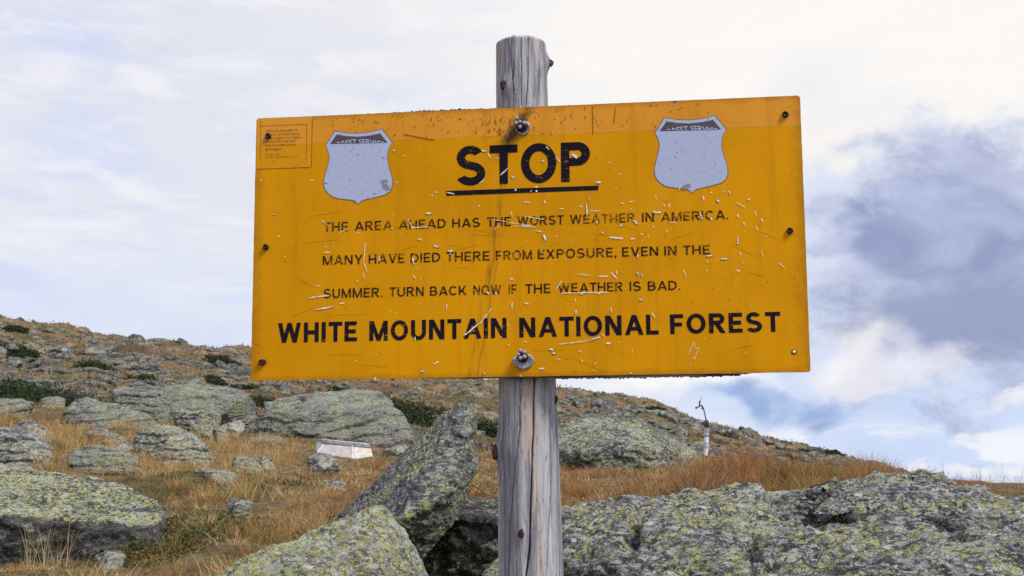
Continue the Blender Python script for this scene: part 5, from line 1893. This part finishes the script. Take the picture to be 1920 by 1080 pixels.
# leafy mats
def leaves(name, c_, spread, n, size, pal, seed, h0=.0, h1=.08, mtl=None):
    r_ = np.random.default_rng(seed)
    n = int(n * .62)
    a = r_.uniform(0, 2 * np.pi, n); q = r_.random(n) ** .8 * 1.35
    x = c_[0] + spread[0] * q * np.cos(a); y = c_[1] + spread[1] * q * np.sin(a)
    P_ = np.stack([x, y, 0 * x], -1)
    hm = np.clip(.65 + .9 * pn(P_ * 7 / max(.4, size * 25), seed), .05, 1.3) * np.clip(1.15 - q ** 2, .12, 1)
    z = G(x, y) + h0 + hm * h1 * (.25 + .75 * r_.random(n))
    return leafcloud(name, np.stack([x, y, z], -1), size, pal, r_, mtl)


def leafcloud(name, C_, size, pal, r_, mtl=None, aspect=.5, parent=None, upb=.5):
    n = len(C_)
    d_ = r_.normal(size=(n, 3)); d_[:, 2] += upb
    d_ /= np.linalg.norm(d_, axis=1)[:, None]
    e = np.cross(d_, r_.normal(size=(n, 3))); e /= np.linalg.norm(e, axis=1)[:, None]
    s_ = size * r_.uniform(.6, 1.35, (n, 1))
    V_ = np.stack([C_ - d_ * s_ * .5, C_ + e * s_ * aspect * .5, C_ + d_ * s_ * .5, C_ - e * s_ * aspect * .5], 1)
    me = npmesh(name, V_.reshape(-1, 3), np.arange(4 * n).reshape(-1, 4))
    at = me.attributes.new("tone", 'FLOAT_COLOR', 'POINT')
    cc = np.ones((n, 4, 4), np.float32)
    cc[:, :, :3] = pick(pal, [1] * len(pal), n, r_)[:, None, :]
    at.data.foreach_set('color', cc.ravel())
    return link(name, me, mtl or m_grass, parent)


GP = [(.06, .09, .028), (.085, .115, .035), (.13, .14, .05), (.04, .06, .022), (.16, .12, .05), (.20, .10, .05)]
for i_, (u_, v_, D_, sx_, sy_, n_, txt) in enumerate([
        (350, 948, 6.9, .22, .5, 5200, "low green leafy plants left of the pinkish square stone"),
        (432, 975, 6.5, .20, .4, 4200, "low green leafy plants in front of the pinkish square stone"),
        (345, 1000, 6.0, .17, .45, 3800, "green tuft of plants at the right end of the large flat boulder"),
        (655, 945, 6.2, .20, .6, 4600, "green plants at the left foot of the leaning slab"),
        (590, 985, 5.6, .16, .5, 3000, "sparse green plants left of the pointed boulder"),
        (245, 1026, 5.8, .22, .25, 3000, "green plants under the front edge of the flat boulder"),
        (1115, 945, 7.2, .30, .7, 6000, "dark green heath just right of the post behind the outcrop"),
        (1290, 925, 8.4, .42, .8, 6500, "green heath among rusty grass above the outcrop"),
        (1390, 905, 9.6, .25, .8, 4000, "small dark green bush in the rusty grass"),
        (890, 900, 9.5, .25, 1.2, 3800, "low heath between the leaning slab and the post"),
        (470, 905, 9.5, .5, .9, 3000, "dull green plants in the grass below the rounded grey stone")]):
    p_ = W(u_, v_, D_)
    o = leaves("ground_plants", p_, (sx_, sy_), n_, .016 + .0006 * D_, GP if i_ not in (9,) else GP + [RUST, ORA, RUST], 400 + i_, h1=.05 + .004 * D_)
    tag(o, txt, "ground plants", kind='stuff')
# reddish heath leaves among the grass right of the post
for i_, (u_, v_, D_, sx_, sy_, n_, txt) in enumerate([
        (1090, 925, 7.6, .28, .7, 4200, "reddish brown heath right of the post"),
        (1200, 900, 9.8, .55, 1.2, 6000, "orange and green heath in front of the domed boulder"),
        (880, 925, 8.6, .22, .8, 2600, "russet heath just left of the post")]):
    o = leaves("heath", W(u_, v_, D_), (sx_, sy_), n_, .024, [RUST, (.25, .10, .06), ORA, (.30, .20, .06), GRN], 440 + i_, h1=.12)
    tag(o, txt, "heath", kind='stuff')

# dwarf spruce patches on the hillside
m_needle, t = mat("dark spruce needles")
t.pbsdf(t.attr("tone"), .8, None, .1)
m_stem, t = mat("grey brown stems")
t.pbsdf((.10, .075, .055), .9, None, .1)
NP = [(.028, .045, .022), (.040, .060, .026), (.055, .075, .030), (.02, .032, .018)]
SH = [(20, 742, 28, 70, 22, "dark dwarf spruce patch at the left edge"),
      (85, 744, 26, 75, 32, "dark dwarf spruce thicket right of the left edge patch"),
      (140, 750, 26, 45, 24, "greyish dwarf spruce at the right end of the left thicket"),
      (178, 707, 45, 42, 12, "small flat dark shrub among rocks above the left thicket"),
      (250, 716, 40, 40, 12, "flat dark shrub on the stony slope left of centre"),
      (500, 735, 32, 48, 14, "dark green shrub just under the sign's lower left corner"),
      (660, 728, 42, 50, 16, "dark shrub under the bottom edge of the sign, left one of a row"),
      (715, 742, 38, 84, 26, "dark shrub band upper right of the layered outcrop"),
      (785, 766, 34, 80, 30, "dense dark shrub band beside the right end of the layered outcrop"),
      (834, 792, 30, 54, 24, "dark shrub just behind the top of the leaning slab"),
      (912, 800, 34, 34, 22, "dark shrub left of the post at half height of the slab"),
      (30, 690, 55, 40, 9, "thin dark shrub strip on the upper left hillside"),
      (415, 700, 58, 30, 9, "small dark shrub on the slope left of the sign"),
      (1340, 838, 60, 22, 14, "olive shrub behind the weather station pole"),
      (1560, 856, 85, 18, 4, "dark shrub on the far right ridge")]
r_ = np.random.default_rng(888)
while len(SH) < 33:                      # more of them, small, dotted about
    D_ = math.exp(r_.uniform(math.log(40), math.log(85))); u_ = r_.uniform(-20, 1480)
    if 480 < u_ < 600: continue
    v_ = 895 - (float(G((u_ - 960) / FPX * D_, D_)) - EYE) / D_ * FPX
    SH.append((u_, v_, D_, r_.uniform(14, 34), r_.uniform(4, 8), 'small dark dwarf spruce patch dotted among the hillside rocks'))
for i_, (u_, v_, D_, ru, rv, txt) in enumerate(SH):
    r_ = np.random.default_rng(600 + i_)
    rx = ru * D_ / FPX; rz = rv * D_ / FPX; ry = rx * .8
    n = int(min(6500, (1600 if i_ < 15 else 700) + 7000 * rx * rz))
    x0 = (u_ - 960) / FPX * D_
    q = r_.normal(size=(n * 2, 3)); q /= np.linalg.norm(q, axis=1)[:, None]
    q *= (r_.random((n * 2, 1)) ** .45)
    lump = fbm(q * 2.6 + i_ * 3, 3, 50 + i_)
    q = q[(r_.random(len(q)) < np.clip(.75 + .9 * lump, .05, 1)) & (q[:, 2] > -.35)][:n]
    q *= (1 + .35 * fbm(q * 3.1 + i_, 2, 90)[:, None])
    px_ = q * np.array([rx, ry, rz * 1.1]) + np.array([x0, D_, 0])
    gz = G(px_[:, 0], px_[:, 1])
    px_[:, 2] += gz + rz * .35
    base = np.array([x0, D_, float(G(x0, D_))])
    root = empty("dwarf_spruce", base)
    tag(root, txt, "shrub", "small spruce patches dotted over the hillside" if i_ > 14 else "dwarf spruce shrubs on the hillside")
    pal = NP if 'olive' not in txt else [(.10, .10, .035), (.13, .12, .04)]
    if 'greyish' in txt: pal = [(.07, .075, .06), (.10, .10, .085), (.05, .055, .04)]
    fo = leafcloud("foliage", px_ - base, max(.05, D_ * .0022), pal, r_, m_needle, .42, root)
    SVv, SFf = [], []
    for k in range(14):
        a = r_.uniform(0, 6.28); rr = r_.uniform(.1, .9)
        e = np.array([rx * rr * math.cos(a), ry * rr * math.sin(a), 0]); e[2] = float(G(x0 + e[0], D_ + e[1])) - base[2] + rz * r_.uniform(.5, 1.15)
        s0 = e * np.array([.6, .6, 0]); s0[2] = float(G(x0 + s0[0], D_ + s0[1])) - base[2] - .05
        w_ = .012 + .0002 * D_
        b0 = len(SVv)
        for pt, ww in ((s0, w_), (e, w_ * .3)):
            for j in range(3):
                SVv.append(pt + ww * np.array([math.cos(2.1 * j), math.sin(2.1 * j), 0]))
        SFf += [(b0 + j, b0 + (j + 1) % 3, b0 + 3 + (j + 1) % 3, b0 + 3 + j) for j in range(3)]
    link("stems", pymesh("stems", SVv, SFf), m_stem, root)

# ------------------------------------------------------------------ pale metal box in the grass
m_boxw, t = mat("bluish white painted sheet")
co = t.co('Object')
t.pbsdf(t.mix(t.ss(t.noise(co, 9, 5, .6), .42, .66), (.66, .67, .72), (.50, .49, .50)), .5, t.bump(t.noise(co, 14, 3), .3, .01), .3)
m_boxg, t = mat("dull grey weathered sheet")
co = t.co('Object')
t.pbsdf(t.mix(t.ss(t.noise(co, 7, 6, .65), .38, .62), (.33, .30, .30), (.44, .41, .41)), .7, t.bump(t.noise(co, 12, 3), .4, .01), .2)
m_boxc, t = mat("cream stained sheet")
co = t.co('Object')
t.pbsdf(t.mix(t.ss(t.noise(co, 8, 6, .65), .40, .64), (.60, .57, .52), (.48, .42, .34)), .6, t.bump(t.noise(co, 12, 3), .4, .01), .2)
m_boxr, t = mat("grey metal lid rim")
co = t.co('Object')
t.pbsdf(t.mix(t.ss(t.noise(co, 12, 4), .4, .6), (.30, .30, .33), (.48, .47, .50)), .5, None, .4, .3)
fbl, fbm_, fbr = W(576, 872, 18.0), W(663, 876, 17.8), W(703, 874, 17.7)
ftl, ftm, ftr = W(611, 829, 18.5), W(661, 834, 18.35), W(693, 838.5, 18.25)
btl, btr = W(599, 826.5, 19.2), W(683, 835, 19.0)
bbl, bbr = W(570, 852, 19.6), W(694, 858, 19.4)
bo = np.array([(fbl[0] + fbr[0]) / 2, 18.4, fbl[2]])
box = empty("utility_box", bo)
tag(box, "pale sloping-sided metal box with a flat rimmed lid, half sunk in the grass", "box")


def panel4(name, quad, m__, th=.02):
    q = [np.array(p) - bo for p in quad]
    nrm = np.cross(q[1] - q[0], q[3] - q[0]); nrm /= np.linalg.norm(nrm)
    V_ = q + [p - nrm * th for p in q]
    F_ = [(0, 1, 2, 3), (7, 6, 5, 4)] + [(k, k + 4, (k + 1) % 4 + 4, (k + 1) % 4) for k in range(4)]
    bm = bmesh.new()
    vs = [bm.verts.new(tuple(p)) for p in V_]
    for f_ in F_:
        bm.faces.new([vs[k] for k in f_])
    bmesh.ops.recalc_face_normals(bm, faces=bm.faces)
    bmesh.ops.bevel(bm, geom=bm.edges[:], offset=.004, segments=2, affect='EDGES')
    return link(name, bm_mesh(name, bm), m__, box)


g_ = .012
off = np.array([g_, 0, 0])
panel4("front_panel", [fbl, fbm_ - off, ftm - off, ftl], m_boxg)['label'] = "dull grey front panel"
panel4("front_panel", [fbm_ + off, fbr, ftr, ftm + off], m_boxc)['label'] = "cream stained front panel"
panel4("side_panel", [bbl, fbl - off, ftl - off, btl], m_boxw)
panel4("side_panel", [fbr + off, bbr, btr, ftr + off], m_boxc)
panel4("back_panel", [bbr - off * 2, bbl + off * 2, btl + off * 2, btr - off * 2], m_boxg)
up = np.array([0, 0, .035]); fw = np.array([0, -.045, 0]); sdx = np.array([.03, 0, 0])
lid = panel4("lid", [ftl + up + fw - sdx, ftr + up + fw + sdx, btr + up - fw + sdx, btl + up - fw - sdx], m_boxr, .045)
mid_ = (ftm - fbm_)
panel4("rib", [fbm_ - off * .9 + np.array([0, -.012, 0]), fbm_ + off * .9 + np.array([0, -.012, 0]), ftm + off * .9 + np.array([0, -.012, 0]), ftm - off * .9 + np.array([0, -.012, 0])], m_boxw, .02)
hk = panel4("latch", [ftl + np.array([.03, -.03, -.05]), ftl + np.array([.12, -.03, -.055]), ftl + np.array([.12, -.026, -.015]), ftl + np.array([.03, -.026, -.01])], m_blackscrew, .015)

# ------------------------------------------------------------------ weather station pole
WD = 30.0
wsx = (1322 - 960) / FPX * WD
wbase = np.array([wsx, WD, float(G(wsx, WD)) - .15])
ws = empty("weather_station", wbase)
tag(ws, "slim white weather station pole with black canister and tilted wind vane", "weather station")
m_white, t = mat("scuffed white pole paint")
co = t.co('Object')
t.pbsdf(t.mix(t.ss(t.noise(co, 6, 5, .6), .45, .62), (.88, .87, .90), (.70, .69, .72)), .5, None, .3)
m_bluegrey, t = mat("blue grey tape bands")
co = t.co('Object')
t.pbsdf(t.mix(t.noise(co, 8, 3), (.34, .38, .44), (.50, .54, .60)), .5, None, .3)
m_blk, t = mat("black plastic instrument housing")
co = t.co('Object')
t.pbsdf(t.mix(t.noise(co, 30, 3), (.012, .012, .015), (.03, .03, .034)), .45, None, .35)


def tube(name, pts, rads, m__, parent, nseg=14, dD=0.0):
    """pts (u, v) at the station's distance"""
    P_ = [W(u_, v_, WD + dD) - wbase for u_, v_ in pts]
    V_, F_ = [], []
    for i, (p, r) in enumerate(zip(P_, rads)):
        a = P_[max(0, i - 1)]; b = P_[min(len(P_) - 1, i + 1)]
        d_ = (b - a) / np.linalg.norm(b - a)
        e1 = np.cross(d_, [0, 1, 0.01]); e1 /= np.linalg.norm(e1); e2 = np.cross(d_, e1)
        for j in range(nseg):
            q = 2 * math.pi * j / nseg
            V_.append(p + r * (math.cos(q) * e1 + math.sin(q) * e2))
    for i in range(len(P_) - 1):
        for j in range(nseg):
            k = (j + 1) % nseg
            F_.append((i * nseg + j, i * nseg + k, (i + 1) * nseg + k, (i + 1) * nseg + j))
    F_.append(tuple(range(nseg))); F_.append(tuple(range((len(P_) - 1) * nseg, len(P_) * nseg))[::-1])
    return link(name, pymesh(name, V_, F_, True), m__, parent)


pxm = WD / FPX
tube("pole", [(1321, 895), (1322.6, 863), (1323.6, 842), (1324.4, 824), (1325.2, 802)], [3.5 * pxm, 3.6 * pxm, 4.0 * pxm, 4.3 * pxm, 4.6 * pxm], m_white, ws)
tube("band", [(1324.3, 824), (1324.6, 816)], [4.6 * pxm, 4.7 * pxm], m_bluegrey, ws)
tube("sensor_collar", [(1323.6, 842), (1323.9, 839), (1324.2, 833), (1324.3, 830)], [4.2 * pxm, 5.6 * pxm, 5.5 * pxm, 4.4 * pxm], m_bluegrey, ws)
tube("band", [(1325, 806), (1325, 804)], [4.75 * pxm, 4.75 * pxm], m_bluegrey, ws)
tube("canister", [(1325.2, 802), (1325.3, 801), (1325.4, 791), (1325, 789.5), (1324, 787.5)], [4.2 * pxm, 4.4 * pxm, 4.2 * pxm, 2.9 * pxm, 1.3 * pxm], m_blk, ws)
tube("mast", [(1324, 788), (1322.4, 780), (1320.4, 771.5), (1318.6, 765), (1316.6, 761.2), (1314.2, 759.8)], [1.2 * pxm, 1.1 * pxm, 1.1 * pxm, 1.2 * pxm, 1.2 * pxm, 1.3 * pxm], m_blk, ws)
tube("sensor_knob", [(1316.0, 767), (1316.4, 766.6), (1317.0, 764.5), (1317.2, 763.6)], [.8 * pxm, 1.9 * pxm, 1.9 * pxm, .7 * pxm], m_blk, ws)
vn = tube("wind_vane", [(1303.6, 764.6), (1304.6, 764.6), (1306, 764.4), (1307.6, 763.6), (1311, 762.2), (1314.2, 760)], [1.1 * pxm, 2.3 * pxm, 2.2 * pxm, 1.1 * pxm, 1.4 * pxm, 1.2 * pxm], m_blk, ws)
tube("vane_fin", [(1312.4, 761.6), (1311.6, 758), (1312.0, 753), (1313.3, 751)], [1.7 * pxm, 1.4 * pxm, 1.6 * pxm, .7 * pxm], m_blk, vn)
tube("vane_rod", [(1313.2, 752), (1314.6, 747), (1316.2, 742.5)], [.5 * pxm, .45 * pxm, .35 * pxm], m_blk, vn)
